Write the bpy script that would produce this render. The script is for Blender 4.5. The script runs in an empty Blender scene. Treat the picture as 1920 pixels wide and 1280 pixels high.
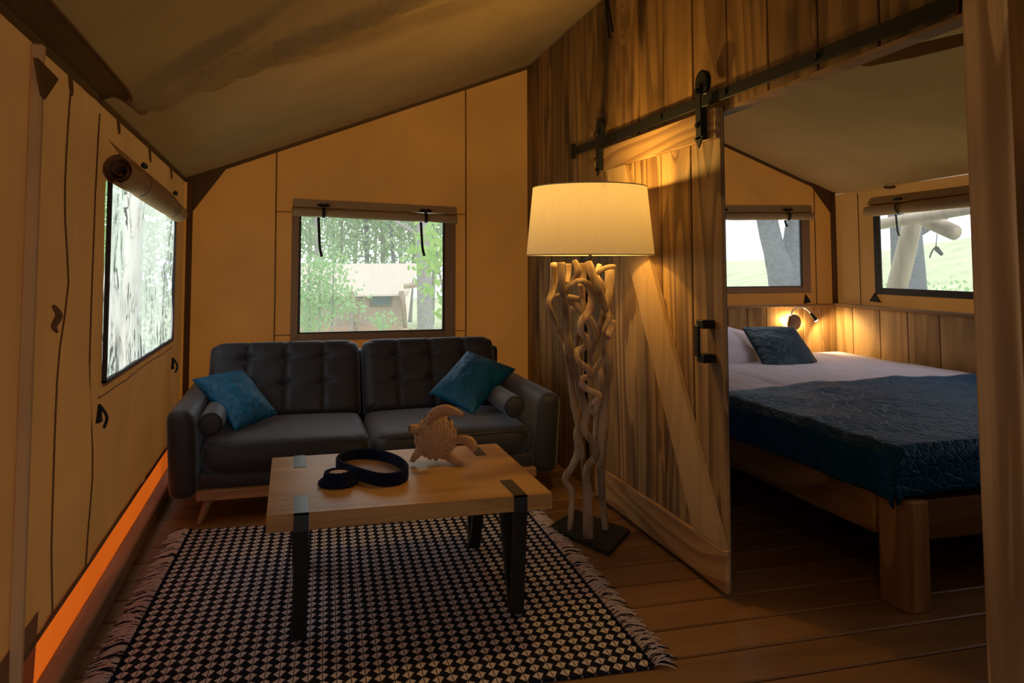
import bpy, bmesh, math, random
from mathutils import Vector, Matrix, noise
import numpy as np
R_ = random.Random(7)
PI = math.pi
sc = bpy.context.scene
COL = sc.collection

# ------------------------------------------------------------------ camera
F_PX, PPX, PPY = 1500.0, 960.0, 394.5
PITCH, YAW, ROLL = 0.06448778, 0.26756076, -0.00192219
CAM = Vector((0, 0, 1.3))
_f = Vector((math.sin(YAW)*math.cos(PITCH), math.cos(YAW)*math.cos(PITCH), math.sin(PITCH)))
_r = Vector((math.cos(YAW), -math.sin(YAW), 0))
_u = _r.cross(_f)
r2 = _r*math.cos(ROLL) + _u*math.sin(ROLL)
u2 = -_r*math.sin(ROLL) + _u*math.cos(ROLL)
cam = bpy.data.cameras.new('camera')
cam.sensor_width = 36.0
cam.lens = F_PX/1920*36
cam.shift_x = 0.0
cam.shift_y = (PPY-640.0)/1920.0
cam.clip_start = 0.05
cam.clip_end = 400
camo = bpy.data.objects.new('camera', cam)
COL.objects.link(camo)
camo.matrix_world = Matrix(((r2.x, u2.x, -_f.x, 0), (r2.y, u2.y, -_f.y, 0), (r2.z, u2.z, -_f.z, 1.3), (0, 0, 0, 1)))
sc.camera = camo

# ------------------------------------------------------------------ view, world
sc.view_settings.view_transform = 'Standard'
sc.view_settings.look = 'None'
sc.view_settings.gamma = 1
sc.view_settings.use_curve_mapping = False
sc.view_settings.exposure = 0.15
sc.cycles.use_denoising = True
sc.cycles.max_bounces = 10
sc.cycles.diffuse_bounces = 5
sc.cycles.transparent_max_bounces = 16
sc.cycles.sample_clamp_indirect = 4.0
w = bpy.data.worlds.new('overcast_sky')
sc.world = w
w.use_nodes = True
bg = w.node_tree.nodes['Background']
bg.inputs[0].default_value = (0.95, 0.975, 1.0, 1)
bg.inputs[1].default_value = 1.75


def lamp_light(name, loc, watts, color, radius, parent=None):
    l = bpy.data.lights.new(name, 'POINT')
    l.energy = watts
    l.color = color
    l.shadow_soft_size = radius
    o = bpy.data.objects.new(name, l)
    COL.objects.link(o)
    o.location = loc
    return o


# ------------------------------------------------------------------ rays: a point of the photograph laid on a real plane
def ray(x, y):
    return r2*((x-PPX)/F_PX) + u2*(-(y-PPY)/F_PX) + _f
def atZ(x, y, z): d = ray(x, y); return CAM + d*((z-CAM.z)/d.z)
def atY(x, y, Y): d = ray(x, y); return CAM + d*(Y/d.y)
def atX(x, y, X): d = ray(x, y); return CAM + d*(X/d.x)


# ------------------------------------------------------------------ node helpers
class NT:
    def __init__(s, name):
        s.m = bpy.data.materials.new(name)
        s.m.use_nodes = True
        s.t = s.m.node_tree
        s.t.nodes.clear()
        s.out = s.t.nodes.new('ShaderNodeOutputMaterial')
    def put(s, sock, v):
        if v is None: return
        if hasattr(v, 'is_linked'): s.t.links.new(v, sock)
        else:
            if isinstance(v, (tuple, list)) and len(v) == 3 and sock.type == 'RGBA': v = (*v, 1)
            sock.default_value = v
    def n(s, typ, outp=0, ins=None, **props):
        nd = s.t.nodes.new('ShaderNode'+typ)
        for k, v in props.items(): setattr(nd, k, v)
        for k, v in (ins or {}).items(): s.put(nd.inputs[k], v)
        s.last = nd
        return nd.outputs[outp]
    def math(s, op, a, b=None, c=None, clamp=False):
        nd = s.t.nodes.new('ShaderNodeMath'); nd.operation = op; nd.use_clamp = clamp
        for i, v in enumerate((a, b, c)):
            if v is not None: s.put(nd.inputs[i], v)
        return nd.outputs[0]
    def mix(s, f, a, b, mode='MIX'):
        nd = s.t.nodes.new('ShaderNodeMix'); nd.data_type = 'RGBA'; nd.blend_type = mode
        s.put(nd.inputs[0], f); s.put(nd.inputs[6], a); s.put(nd.inputs[7], b)
        return nd.outputs[2]
    def step(s, v, lo, hi):
        nd = s.t.nodes.new('ShaderNodeMapRange'); nd.interpolation_type = 'SMOOTHSTEP'
        s.put(nd.inputs[0], v); nd.inputs[1].default_value = lo; nd.inputs[2].default_value = hi
        return nd.outputs[0]
    def coord(s, scale=(1, 1, 1), kind='Object', rnd=True):
        v = s.n('TexCoord', kind)
        if rnd:
            r = s.n('ObjectInfo', 'Random')
            v2 = s.n('VectorMath', 0, {0: (31.7, 17.3, 23.9), 'Scale': r}, operation='SCALE')
            v = s.n('VectorMath', 0, {0: v, 1: v2}, operation='ADD')
        return s.n('Mapping', 0, {0: v, 3: scale})
    def noise(s, v, scale, detail=2, rough=.5, dist=0):
        return s.n('TexNoise', 0, {'Vector': v, 'Scale': scale, 'Detail': detail, 'Roughness': rough, 'Distortion': dist})
    def bump(s, h, strength=.3, dist=.01):
        return s.n('Bump', 0, {'Height': h, 'Strength': strength, 'Distance': dist})
    def bsdf(s, col, rough=.6, bump=None, metal=0, sheen=0, spec=.4, extra=None):
        ins = {'Base Color': col, 'Roughness': rough, 'Metallic': metal, 'Specular IOR Level': spec, 'Sheen Weight': sheen}
        if bump is not None: ins['Normal'] = bump
        ins.update(extra or {})
        return s.n('BsdfPrincipled', 0, ins)
    def done(s, sh):
        s.t.links.new(sh, s.out.inputs[0])
        return s.m


def wood(name, axis, light, dark, scorch=.5, contour=9, knot=1.0, rough=.55, nscale=3.2, ringamt=.55, spec=.35, st_=.17):
    t = NT(name)
    st = {'x': (st_, 1, 1), 'y': (1, st_, 1), 'z': (1, 1, st_)}[axis]
    fi = {'x': (.02, 1, 1), 'y': (1, .02, 1), 'z': (1, 1, .02)}[axis]
    kn = {'x': (.45, 1, 1), 'y': (1, .45, 1), 'z': (1, 1, .45)}[axis]
    v = t.coord(st)
    n1 = t.noise(v, nscale, 1.5, .45)
    vor = t.n('TexVoronoi', 'Distance', {'Vector': t.coord(kn), 'Scale': 3.0, 'Randomness': 1.0})
    kk = t.math('MULTIPLY', t.math('SUBTRACT', 1, t.step(vor, 0.0, .22)), .35*knot)
    h = t.math('ADD', n1, kk)
    ph = t.math('FRACT', t.math('MULTIPLY', h, contour))
    ring = t.math('MULTIPLY', t.step(ph, .25, .85), t.math('SUBTRACT', 1, t.step(ph, .93, 1.0)))
    fib = t.noise(t.coord(fi), 110, 3, .6)
    c = t.mix(t.math('MULTIPLY', ring, ringamt), light, dark)
    c = t.mix(t.math('MULTIPLY', t.step(fib, .35, .75), .35), c, dark)
    sco = t.step(t.noise(t.coord({'x': (.35, 1, 1), 'y': (1, .35, 1), 'z': (1, 1, .35)}[axis]), 4.5, 2, .5), .48, .72)
    dk2 = tuple(a*.45 for a in dark)
    c = t.mix(t.math('MULTIPLY', sco, scorch), c, dk2)
    core = t.math('SUBTRACT', 1, t.step(vor, 0.035, .075))
    c = t.mix(t.math('MULTIPLY', core, .75*min(knot, 1)), c, dk2)
    br = t.math('MULTIPLY_ADD', t.n('ObjectInfo', 'Random'), .5, .75)
    c = t.mix(1.0, c, t.n('CombineColor', 0, {0: br, 1: br, 2: br}), 'MULTIPLY')
    b = t.bump(t.math('ADD', t.math('MULTIPLY', ring, .5), t.math('MULTIPLY', fib, .6)), .35, .003)
    return t.done(t.bsdf(c, rough, b, spec=spec))


def plain(name, col, rough=.6, metal=0, sheen=0, spec=.4, nz=0, nscale=40, bumpd=.002, bstr=.3):
    t = NT(name)
    if nz:
        n = t.noise(t.coord(), nscale, 3, .6)
        c = t.mix(n, tuple(a*(1-nz) for a in col), tuple(min(1, a*(1+nz)) for a in col))
        return t.done(t.bsdf(c, rough, t.bump(n, bstr, bumpd), metal, sheen, spec))
    return t.done(t.bsdf(col, rough, None, metal, sheen, spec))


def canvas(name, dif, tra, fac, wr=.5):
    t = NT(name)
    v = t.coord(rnd=False)
    n1 = t.noise(v, 1.6, 3, .55, .6)
    n2 = t.noise(v, 420, 1, .5)
    n3 = t.noise(t.n('Mapping', 0, {0: v, 3: (1, 1, .35)}), 5, 3, .55, 1.2)
    b = t.bump(t.math('ADD', t.math('MULTIPLY', n3, wr), t.math('MULTIPLY', n2, .012)), .5, .03)
    k = t.math('MULTIPLY_ADD', n1, .5, .75)
    kc = t.n('CombineColor', 0, {0: k, 1: k, 2: k})
    d = t.n('BsdfDiffuse', 0, {0: t.mix(1, dif, kc, 'MULTIPLY'), 'Normal': b})
    tr = t.n('BsdfTranslucent', 0, {0: t.mix(1, tra, kc, 'MULTIPLY'), 'Normal': b})
    return t.done(t.n('MixShader', 0, {0: fac, 1: d, 2: tr}))


def film(name, haze=.08, tint=(.95, .97, .97), crease=0.0):
    t = NT(name)
    tr = t.n('BsdfTransparent', 0, {0: tint})
    hz = t.n('BsdfTranslucent', 0, {0: (.9, .93, .95)})
    v = t.coord(rnd=False)
    b = t.bump(t.noise(v, 14, 3, .6, .8), .25, .02)
    gl = t.n('BsdfGlossy', 0, {0: (1, 1, 1), 'Roughness': .12, 'Normal': b})
    fac = haze
    if crease:
        vv = t.n('Mapping', 0, {0: v, 3: (1, 1, .30)})
        nn = t.noise(vv, 6.5, 3, .6, 2.2)
        ln = t.math('SUBTRACT', 1, t.step(t.math('ABSOLUTE', t.math('SUBTRACT', nn, .5)), 0.006, .05))
        gate = t.step(t.noise(v, 2.6, 2), .40, .55)
        cr = t.math('MULTIPLY', t.math('MULTIPLY', ln, gate), crease)
        tr = t.n('BsdfTransparent', 0, {0: t.mix(cr, tint, (.03, .03, .06))})  # dark refraction lines of the creases put into the tint
        big = t.noise(vv, 3.0, 3, .6, 1.0)
        fac = t.math('MULTIPLY', t.math('MULTIPLY_ADD', big, .5, haze-.15), t.math('SUBTRACT', 1, t.math('MULTIPLY', cr, .85)))
    m = t.n('MixShader', 0, {0: fac, 1: tr, 2: hz})
    m = t.n('MixShader', 0, {0: .035, 1: m, 2: gl})
    return t.done(m)


def emis(name, col, st):
    t = NT(name)
    return t.done(t.n('Emission', 0, {0: col, 1: st}))


M = {}
PINE_L, PINE_D = (.36, .20, .085), (.13, .06, .022)
M['wall_z'] = wood('scorched_pine_upright', 'z', (.32, .175, .058), (.10, .046, .015), .95, 9, .8, ringamt=.65, st_=.07)
M['door_z'] = wood('oiled_pine_upright', 'z', (.40, .24, .10), (.13, .06, .022), .6, 12, 1.0, ringamt=.85, st_=.12)
M['brace'] = wood('brace_pine', 'z', (.56, .36, .17), (.34, .20, .085), .10, 7, .9, ringamt=.3)
M['door_y'] = wood('oiled_pine_lengthwise', 'y', (.45, .27, .12), (.2, .1, .04), .3, 11, .6, ringamt=.7)
M['post_z'] = wood('square_post_pine', 'z', (.60, .41, .22), (.27, .155, .07), .45, 16, 1.4, ringamt=.9, st_=.09)
M['wains'] = wood('wainscot_pine', 'z', (.58, .36, .14), (.26, .125, .04), .6, 8, .9, st_=.08)
M['cap_x'] = wood('cap_rail_pine_across', 'x', (.38, .22, .10), (.2, .1, .04), .2, 7, .4)
M['bed_y'] = wood('bed_pine_lengthwise', 'y', (.40, .22, .085), (.10, .042, .014), .5, 9, .9)
M['bed_x'] = wood('bed_pine_across', 'x', (.25, .125, .05), (.09, .038, .013), .5, 8, .8)
M['bed_z'] = wood('bed_pine_upright', 'z', (.40, .22, .085), (.10, .042, .014), .4, 7, 1.0)
M['floor'] = wood('floor_board_pine', 'x', (.235, .12, .05), (.12, .055, .02), .2, 4, 1.0, rough=.42, ringamt=.3)
M['table'] = wood('oak_tabletop', 'x', (.38, .21, .066), (.21, .105, .03), .25, 6, .25, rough=.38, nscale=3.0, ringamt=.4)
M['sill'] = wood('sill_timber', 'y', (.34, .2, .10), (.17, .09, .04), .3, 6, .5)
M['plinth'] = wood('sofa_plinth_wood', 'x', (.33, .17, .075), (.19, .09, .04), .1, 5, .1)
M['log'] = wood('peeled_log', 'z', (.62, .5, .38), (.42, .32, .23), .15, 6, .5)
M['logd'] = wood('dark_log', 'z', (.36, .27, .19), (.2, .14, .1), .2, 6, .5)
M['drift'] = wood('driftwood', 'z', (.50, .36, .24), (.20, .125, .075), .4, 7, .2, rough=.75, nscale=6, spec=.15)
M['canvas'] = canvas('tent_canvas', (.40, .25, .135), (.27, .085, .012), .5)
M['canvas_l'] = canvas('side_wall_canvas', (.40, .265, .165), (.18, .068, .015), .5, 1.1)
M['canvas_b'] = canvas('bedroom_canvas', (.42, .27, .15), (.25, .095, .02), .5)
M['skirt'] = canvas('orange_skirt_canvas', (.40, .10, .02), (.70, .115, .010), .6, .2)
M['roof'] = canvas('roof_canvas', (.30, .205, .115), (.12, .06, .016), .15, .8)
M['roof_b'] = canvas('bedroom_roof_canvas', (.44, .285, .145), (.14, .075, .02), .2, .4)
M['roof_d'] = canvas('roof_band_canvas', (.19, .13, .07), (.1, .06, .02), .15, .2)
M['sleeve'] = canvas('brown_pole_sleeve', (.17, .10, .05), (.1, .05, .015), .05, .1)
M['sleeve_l'] = canvas('tan_pole_sleeve', (.70, .45, .24), (.14, .05, .01), .05, .1)
M['binding'] = canvas('window_binding', (.36, .21, .115), (.14, .055, .012), .1, .1)
M['binding_d'] = plain('dark_window_binding', (.035, .03, .032), .7)
M['seam'] = plain('canvas_seam_tape', (.16, .085, .035), .9)
M['roll'] = canvas('rolled_flap_canvas', (.56, .38, .22), (.3, .16, .06), .2, .15)
M['black'] = plain('black_webbing', (.008, .008, .009), .7)
M['iron'] = plain('black_iron', (.006, .006, .006), .55, spec=.3, nz=.2)
M['tblk'] = plain('black_powder_coat', (.010, .011, .012), .38)
M['strap_top'] = plain('black_coat_window_glint', (.012, .016, .017), .3)  # same black steel, window reflection put into the colour
def sofa_mat():
    t = NT('charcoal_upholstery')
    n = t.noise(t.coord(), 350, 3, .6)
    c = t.mix(n, (.016, .0155, .022), (.025, .024, .033))
    return t.done(t.bsdf(c, .6, t.bump(n, .2, .0006), 0, .45, .45, {'Sheen Roughness': .4, 'Sheen Tint': (.8, .85, 1, 1)}))


M['sofa'] = sofa_mat()
M['sofa_in'] = plain('charcoal_seam', (.014, .014, .018), .9)
M['navy'] = plain('navy_cord', (.004, .006, .030), .85, spec=.15, nz=.3, nscale=120)
M['wooddisc'] = wood('tray_base_wood', 'x', (.34, .18, .09), (.2, .1, .05), .15, 5, .1)
M['white_metal'] = plain('bare_steel', (.6, .6, .6), .3, .9)
M['brass'] = plain('brown_wall_lamp_disc', (.22, .12, .07), .5)
M['linen'] = plain('lilac_white_linen', (.76, .71, .88), .85, sheen=.1, spec=.15, nz=.04, nscale=30, bumpd=.01)
M['film'] = film('clear_window_film', .10)
M['film_c'] = film('creased_window_film', .5, (.86, .9, .9), 1.0)


def velvet(name, col, wr=1.0):
    t = NT(name)
    v = t.coord()
    n = t.noise(v, 9, 4, .6, 1.5)
    n2 = t.noise(v, 260, 1)
    c = t.mix(n, tuple(a*.6 for a in col), tuple(a*1.15 for a in col))
    b = t.bump(t.math('ADD', t.math('MULTIPLY', n, wr), t.math('MULTIPLY', n2, .02)), .8, .03)
    return t.done(t.bsdf(c, .5, b, 0, .0, .35))


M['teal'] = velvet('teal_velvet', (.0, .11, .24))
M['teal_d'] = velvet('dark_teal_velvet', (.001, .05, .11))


def quilt_mat():
    t = NT('quilted_navy_throw')
    v = t.coord(rnd=False)
    vor = t.n('TexVoronoi', 'Distance', {'Vector': t.n('Mapping', 0, {0: v, 3: (1, .55, 1)}), 'Scale': 27}, feature='DISTANCE_TO_EDGE')
    n = t.noise(v, 7, 4, .65, 1.5)
    hgt = t.math('ADD', t.step(vor, 0, .16), t.math('MULTIPLY', n, 1.6))
    c = t.mix(n, (.001, .05, .15), (.002, .085, .24))
    return t.done(t.bsdf(c, .55, t.bump(hgt, .6, .012), 0, .1, .15, {'Sheen Tint': (.25, .6, 1, 1), 'Sheen Roughness': .35}))


M['quilt'] = quilt_mat()


def rug_mat(cw, ch):
    t = NT('woven_rug_pattern')
    uv = t.n('TexCoord', 'UV')
    sep = t.n('SeparateXYZ', 0, {0: uv}); nd = t.last
    u, v = nd.outputs[0], nd.outputs[1]
    wob = t.math('MULTIPLY', t.math('SUBTRACT', t.noise(uv, 30, 2), .5), .004)
    uu = t.math('DIVIDE', t.math('ADD', u, wob), cw)
    fu = t.math('SUBTRACT', t.math('FRACT', uu), .5)
    vv = t.math('DIVIDE', t.math('ADD', v, wob), ch)
    fv = t.math('FRACT', vv)
    pk = t.math('MULTIPLY_ADD', t.math('SIGN', fu), -.125, .40)
    tri = t.math('MINIMUM', t.math('DIVIDE', fv, pk), t.math('DIVIDE', t.math('SUBTRACT', 1, fv), t.math('SUBTRACT', 1, pk)))
    d = t.math('SUBTRACT', t.math('MULTIPLY', tri, .445), t.math('ABSOLUTE', fu))
    li = t.step(d, -.01, .03)
    cl = t.step(t.math('ABSOLUTE', fu), .02, .045)
    li = t.math('MULTIPLY', li, cl)
    yarn = t.noise(t.n('Mapping', 0, {0: uv, 3: (160, 420, 1)}), 1.0, 2, .6)
    lc = t.mix(yarn, (.52, .45, .47), (.84, .75, .79))
    dc = t.mix(yarn, (.006, .007, .016), (.016, .017, .036))
    c = t.mix(li, dc, lc)
    return t.done(t.bsdf(c, .95, t.bump(yarn, .5, .003), spec=.1))


def weave_mat():
    t = NT('dried_seagrass')
    v = t.coord(rnd=False)
    n = t.noise(v, 60, 3, .7)
    n2 = t.noise(t.n('Mapping', 0, {0: v, 3: (1, 1, .15)}), 300, 2, .6)
    c = t.mix(t.math('MULTIPLY_ADD', n2, .6, t.math('MULTIPLY', n, .4)), (.14, .06, .022), (.72, .45, .26))
    return t.done(t.bsdf(c, .6, t.bump(n2, .4, .002)))


M['grass_weave'] = weave_mat()
M['weave_core'] = plain('shaded_seagrass_core', (.07, .03, .012), .9)  # shade between the stitches put into the core colour


def shade_mat():
    t = NT('lampshade_fabric')
    n = t.noise(t.n('Mapping', 0, {0: t.coord(rnd=False), 3: (1, 1, .05)}), 60, 2)
    c = t.mix(n, (.70, .63, .52), (.78, .71, .60))
    d = t.n('BsdfDiffuse', 0, {0: c})
    tr = t.n('BsdfTranslucent', 0, {0: (.75, .64, .48)})
    return t.done(t.n('MixShader', 0, {0: .15, 1: d, 2: tr}))


M['shade'] = shade_mat()
M['bulb'] = emis('warm_bulb', (1, .62, .22), 30)
M['led'] = emis('warm_led', (1, .82, .55), 22)


def leaf_mat(name, a, b):
    t = NT(name)
    n = t.noise(t.coord(rnd=True), 2.5, 3, .6)
    c = t.mix(n, a, b)
    d = t.n('BsdfDiffuse', 0, {0: c})
    tr = t.n('BsdfTranslucent', 0, {0: c})
    return t.done(t.n('MixShader', 0, {0: .45, 1: d, 2: tr}))


M['leaf_a'] = leaf_mat('forest_leaves', (.26, .40, .22), (.46, .60, .36))
M['leaf_b'] = leaf_mat('bright_leaves', (.30, .50, .14), (.52, .74, .30))
M['leaf_c'] = leaf_mat('bush_leaves', (.28, .46, .20), (.48, .68, .36))
M['bark'] = plain('grey_bark', (.34, .32, .32), .9, nz=.45, nscale=14, bumpd=.03, bstr=.8)
M['bark_d'] = plain('dark_bark', (.13, .135, .165), .9, nz=.85, nscale=26, bumpd=.03, bstr=.8)
M['meadow'] = plain('meadow_grass', (.50, .55, .34), .95, nz=.4, nscale=1.1)
M['tent_roof'] = plain('cream_fly_sheet', (.60, .53, .44), .85)
M['tent_wall'] = plain('beige_tent_wall', (.40, .31, .25), .85, nz=.06, nscale=2)
M['tent_pale'] = plain('pale_tent_gable', (.82, .74, .68), .85)
M['tent_glass'] = plain('dark_film_window', (.10, .15, .17), .25)
M['deck'] = plain('grey_deck', (.3, .26, .22), .9)

# ------------------------------------------------------------------ object helpers
WL = {}


def kind(o, k='structure'): o['kind'] = k; return o


def tag(o, label=None, cat=None, group=None, k=None):
    if label: o['label'] = label
    if cat: o['category'] = cat
    if group: o['group'] = group
    if k: o['kind'] = k
    return o


def empty(name, loc, label=None, cat=None, group=None, k=None):
    o = bpy.data.objects.new(name, None)
    COL.objects.link(o)
    o.empty_display_size = .05
    o.location = loc
    WL[o.name] = Vector(loc)
    return tag(o, label, cat, group, k)


def new(name, verts, faces, mat, parent=None, smooth=False, uv=None, origin=None):
    vs = [Vector(v) for v in verts]
    if origin is None:
        lo = Vector([min(v[i] for v in vs) for i in range(3)])
        hi = Vector([max(v[i] for v in vs) for i in range(3)])
        origin = Vector(((lo.x+hi.x)/2, (lo.y+hi.y)/2, lo.z))
    origin = Vector(origin)
    me = bpy.data.meshes.new(name)
    me.from_pydata([v-origin for v in vs], [], faces)
    for m in (mat if isinstance(mat, list) else [mat]): me.materials.append(m)
    if smooth: me.polygons.foreach_set('use_smooth', [True]*len(me.polygons))
    if uv is not None:
        l = me.uv_layers.new(name='UVMap')
        l.data.foreach_set('uv', [c for lp in me.loops for c in uv[lp.vertex_index]])
    me.update()
    o = bpy.data.objects.new(name, me)
    COL.objects.link(o)
    WL[o.name] = origin
    if parent is not None:
        o.parent = parent
        o.location = origin - WL[parent.name]
    else:
        o.location = origin
    return o


class G:
    """collects shapes for ONE mesh object"""
    def __init__(s): s.v, s.f = [], []
    def add(s, v, f):
        k = len(s.v)
        s.v += [Vector(a) for a in v]
        s.f += [[i+k for i in a] for a in f]
        return s
    def box(s, x0, x1, y0, y1, z0, z1, bev=0, seg=1):
        if not bev:
            v = [(x, y, z) for x in (x0, x1) for y in (y0, y1) for z in (z0, z1)]
            return s.add(v, [(0, 1, 3, 2), (4, 6, 7, 5), (0, 4, 5, 1), (2, 3, 7, 6), (0, 2, 6, 4), (1, 5, 7, 3)])
        bm = bmesh.new()
        bmesh.ops.create_cube(bm, size=1)
        for q in bm.verts:
            q.co = Vector(((x0+x1)/2+q.co.x*(x1-x0), (y0+y1)/2+q.co.y*(y1-y0), (z0+z1)/2+q.co.z*(z1-z0)))
        bmesh.ops.bevel(bm, geom=list(bm.edges), offset=bev, segments=seg, affect='EDGES', profile=.5)
        bm.verts.index_update()
        s.add([q.co.copy() for q in bm.verts], [[q.index for q in f.verts] for f in bm.faces])
        bm.free()
        return s
    def prism(s, poly, d):
        """poly: list of 3-D points, d: extrusion vector"""
        n = len(poly); d = Vector(d)
        P = [Vector(p) for p in poly]
        return s.add(P+[p+d for p in P], [list(range(n))[::-1], list(range(n, 2*n))]+[[i, (i+1) % n, n+(i+1) % n, n+i] for i in range(n)])
    def tube(s, pts, rad, n=8, smooth=0, closed=False, squash=None):
        P = [Vector(p) for p in pts]
        Rr = list(rad) if isinstance(rad, (list, tuple)) else [rad]*len(P)
        if smooth: P, Rr = catmull(P, Rr, smooth, closed)
        m = len(P)
        if closed: tang = [(P[(i+1) % m]-P[i-1]).normalized() for i in range(m)]
        else: tang = [(P[min(i+1, m-1)]-P[max(i-1, 0)]).normalized() for i in range(m)]
        up = Vector((0, 0, 1)) if abs(tang[0].z) < .9 else Vector((1, 0, 0))
        a = (up - tang[0]*up.dot(tang[0])).normalized()
        V, Fc = [], []
        for i in range(m):
            a = (a - tang[i]*a.dot(tang[i])).normalized()
            b = tang[i].cross(a)
            for k in range(n):
                t = 2*PI*k/n
                sx, sy = squash or (1, 1)
                V.append(P[i]+(a*math.cos(t)*sx+b*math.sin(t)*sy)*Rr[i])
        rng = m if closed else m-1
        for i in range(rng):
            j = (i+1) % m
            for k in range(n):
                Fc.append([i*n+k, i*n+(k+1) % n, j*n+(k+1) % n, j*n+k])
        if not closed: Fc += [list(range(n))[::-1], [(m-1)*n+k for k in range(n)]]
        return s.add(V, Fc)
    def lathe(s, prof, c, n=32, axis='z', cap=False):
        V, Fc = [], []
        c = Vector(c)
        for r, h in prof:
            for k in range(n):
                t = 2*PI*k/n
                p = {'z': (r*math.cos(t), r*math.sin(t), h), 'y': (r*math.cos(t), h, r*math.sin(t)), 'x': (h, r*math.cos(t), r*math.sin(t))}[axis]
                V.append(c+Vector(p))
        for i in range(len(prof)-1):
            for k in range(n): Fc.append([i*n+k, i*n+(k+1) % n, (i+1)*n+(k+1) % n, (i+1)*n+k])
        if cap: Fc += [list(range(n)), [(len(prof)-1)*n+k for k in range(n)]]
        return s.add(V, Fc)
    def grid(s, nu, nv, fn, skip=None):
        V = [fn(i, j) for j in range(nv) for i in range(nu)]
        Fc = [[j*nu+i, j*nu+i+1, (j+1)*nu+i+1, (j+1)*nu+i] for j in range(nv-1) for i in range(nu-1) if not (skip and skip(i, j))]
        return s.add(V, Fc)
    def put(s, name, mat, parent=None, smooth=False, fix=True, uv=None, origin=None, label=None):
        o = new(name, s.v, s.f, mat, parent, smooth, uv, origin)
        if fix:
            bm = bmesh.new(); bm.from_mesh(o.data)
            bmesh.ops.recalc_face_normals(bm, faces=bm.faces)
            bm.to_mesh(o.data); bm.free()
        if label: o['label'] = label
        return o


def catmull(P, Rr, k, closed=False):
    n = len(P); Q, S = [], []
    for i in range(n if closed else n-1):
        if closed: p = [P[(i-1) % n], P[i], P[(i+1) % n], P[(i+2) % n]]
        else: p = [P[max(i-1, 0)], P[i], P[i+1], P[min(i+2, n-1)]]
        for j in range(k):
            t = j/k
            Q.append(.5*((2*p[1])+(p[2]-p[0])*t+(2*p[0]-5*p[1]+4*p[2]-p[3])*t*t+(3*p[1]-p[0]-3*p[2]+p[3])*t**3))
            S.append(Rr[i]*(1-t)+Rr[(i+1) % n]*t)
    if not closed: Q.append(P[-1]); S.append(Rr[-1])
    return Q, S


def N3(x, y, z, s=1.0): return noise.noise(Vector((x*s, y*s, z*s)))


def cushion(cs, T, p=4, n=28, disp=None, pinch=0.0, q=None, g=None, back=1.0):
    """cs: four corners TL TR BR BL seen from the front; T thickness"""
    TL, TR, BR, BL = [Vector(c) for c in cs]
    nrm = ((TR-TL)+(BR-BL)).cross((TL-BL)+(TR-BR)).normalized()
    g = g or G()
    base = len(g.v)
    m = n+1
    def P(i, j, side):
        a = -1+2*i/n; b = -1+2*j/n
        a = math.sin(a*PI/2)*.75+a*.25; b = math.sin(b*PI/2)*.75+b*.25
        aa, bb = a, b
        if q:
            mi = max(abs(a), abs(b)); nq = (abs(a)**q+abs(b)**q)**(1/q)
            if nq > 0: aa, bb = a*mi/nq, b*mi/nq
        if pinch:
            aa, bb = aa*(1-pinch*(1-bb*bb)), bb*(1-pinch*(1-aa*aa))
        u, v = (aa+1)/2, (bb+1)/2
        pos = (BL*(1-u)+BR*u)*(1-v)+(TL*(1-u)+TR*u)*v
        e = max(0, (1-abs(a)**p))*max(0, (1-abs(b)**p))
        e = e**.5
        h = T/2*e
        if side > 0: return pos+nrm*(h+(disp(u, v)*e if disp else 0))
        return pos-nrm*h*back
    V = [P(i, j, 1) for j in range(m) for i in range(m)]
    idx = {}
    k = len(V)
    for j in range(m):
        for i in range(m):
            if i in (0, n) or j in (0, n): idx[i, j] = j*m+i
            else: idx[i, j] = k; k += 1; V.append(P(i, j, -1))
    Fc = []
    for j in range(n):
        for i in range(n):
            Fc.append([j*m+i, j*m+i+1, (j+1)*m+i+1, (j+1)*m+i])
            Fc.append([idx[i, j], idx[i, j+1], idx[i+1, j+1], idx[i+1, j]])
    return g.add(V, Fc)


# ------------------------------------------------------------------ room dimensions
XL, XR, YB, XP = -.70, 4.34, 5.70, 1.675
YF = -1.6
EAVE, SLOPE, RIDGE_X = 1.855, .384, 1.82


def roof_z(x, y):
    return EAVE + SLOPE*(x-XL if x < RIDGE_X else XR-x) + .02*(YB-y)


def lin(a, b, step):
    n = max(1, int(round((b-a)/step)))
    return [a+(b-a)*i/n for i in range(n+1)]


def segs(cuts, step):
    out = []
    for a, b in zip(cuts[:-1], cuts[1:]): out += lin(a, b, step)[:-1]
    return out+[cuts[-1]]


# floor: boards across the room, every board an object
fl = empty('floor', (1.8, 2, -.06), 'brown pine board floor of the tent under rug, sofa and bed', 'floor', k='structure')
bw = .197
y = 2.48 - bw*20
protos = []
i = 0
while y < 5.75:
    a, b = y+.0055, min(y+bw-.0055, 5.78)
    if a > YF-.2:
        G().box(XL-.02, XR+.02, a, b, -.035, 0, .005).put('plank', M['floor'], fl)
    y += bw
G().box(XL-.05, XR+.05, YF-.2, YB+.1, -.07, -.036).put('joist_bed', M['sofa_in'], fl)

# ---- left wall
wl = empty('wall_left', (XL, 2, 0), 'tan canvas side wall with a film window, seams and orange skirt', 'wall', k='structure')
WY0, WY1 = 3.42, 5.22
WZ0, WZ1 = .84, 1.62
ys = segs([YF, WY0, WY1, YB], .025)
zs = segs([.215, WZ0, WZ1, EAVE], .05)


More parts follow.
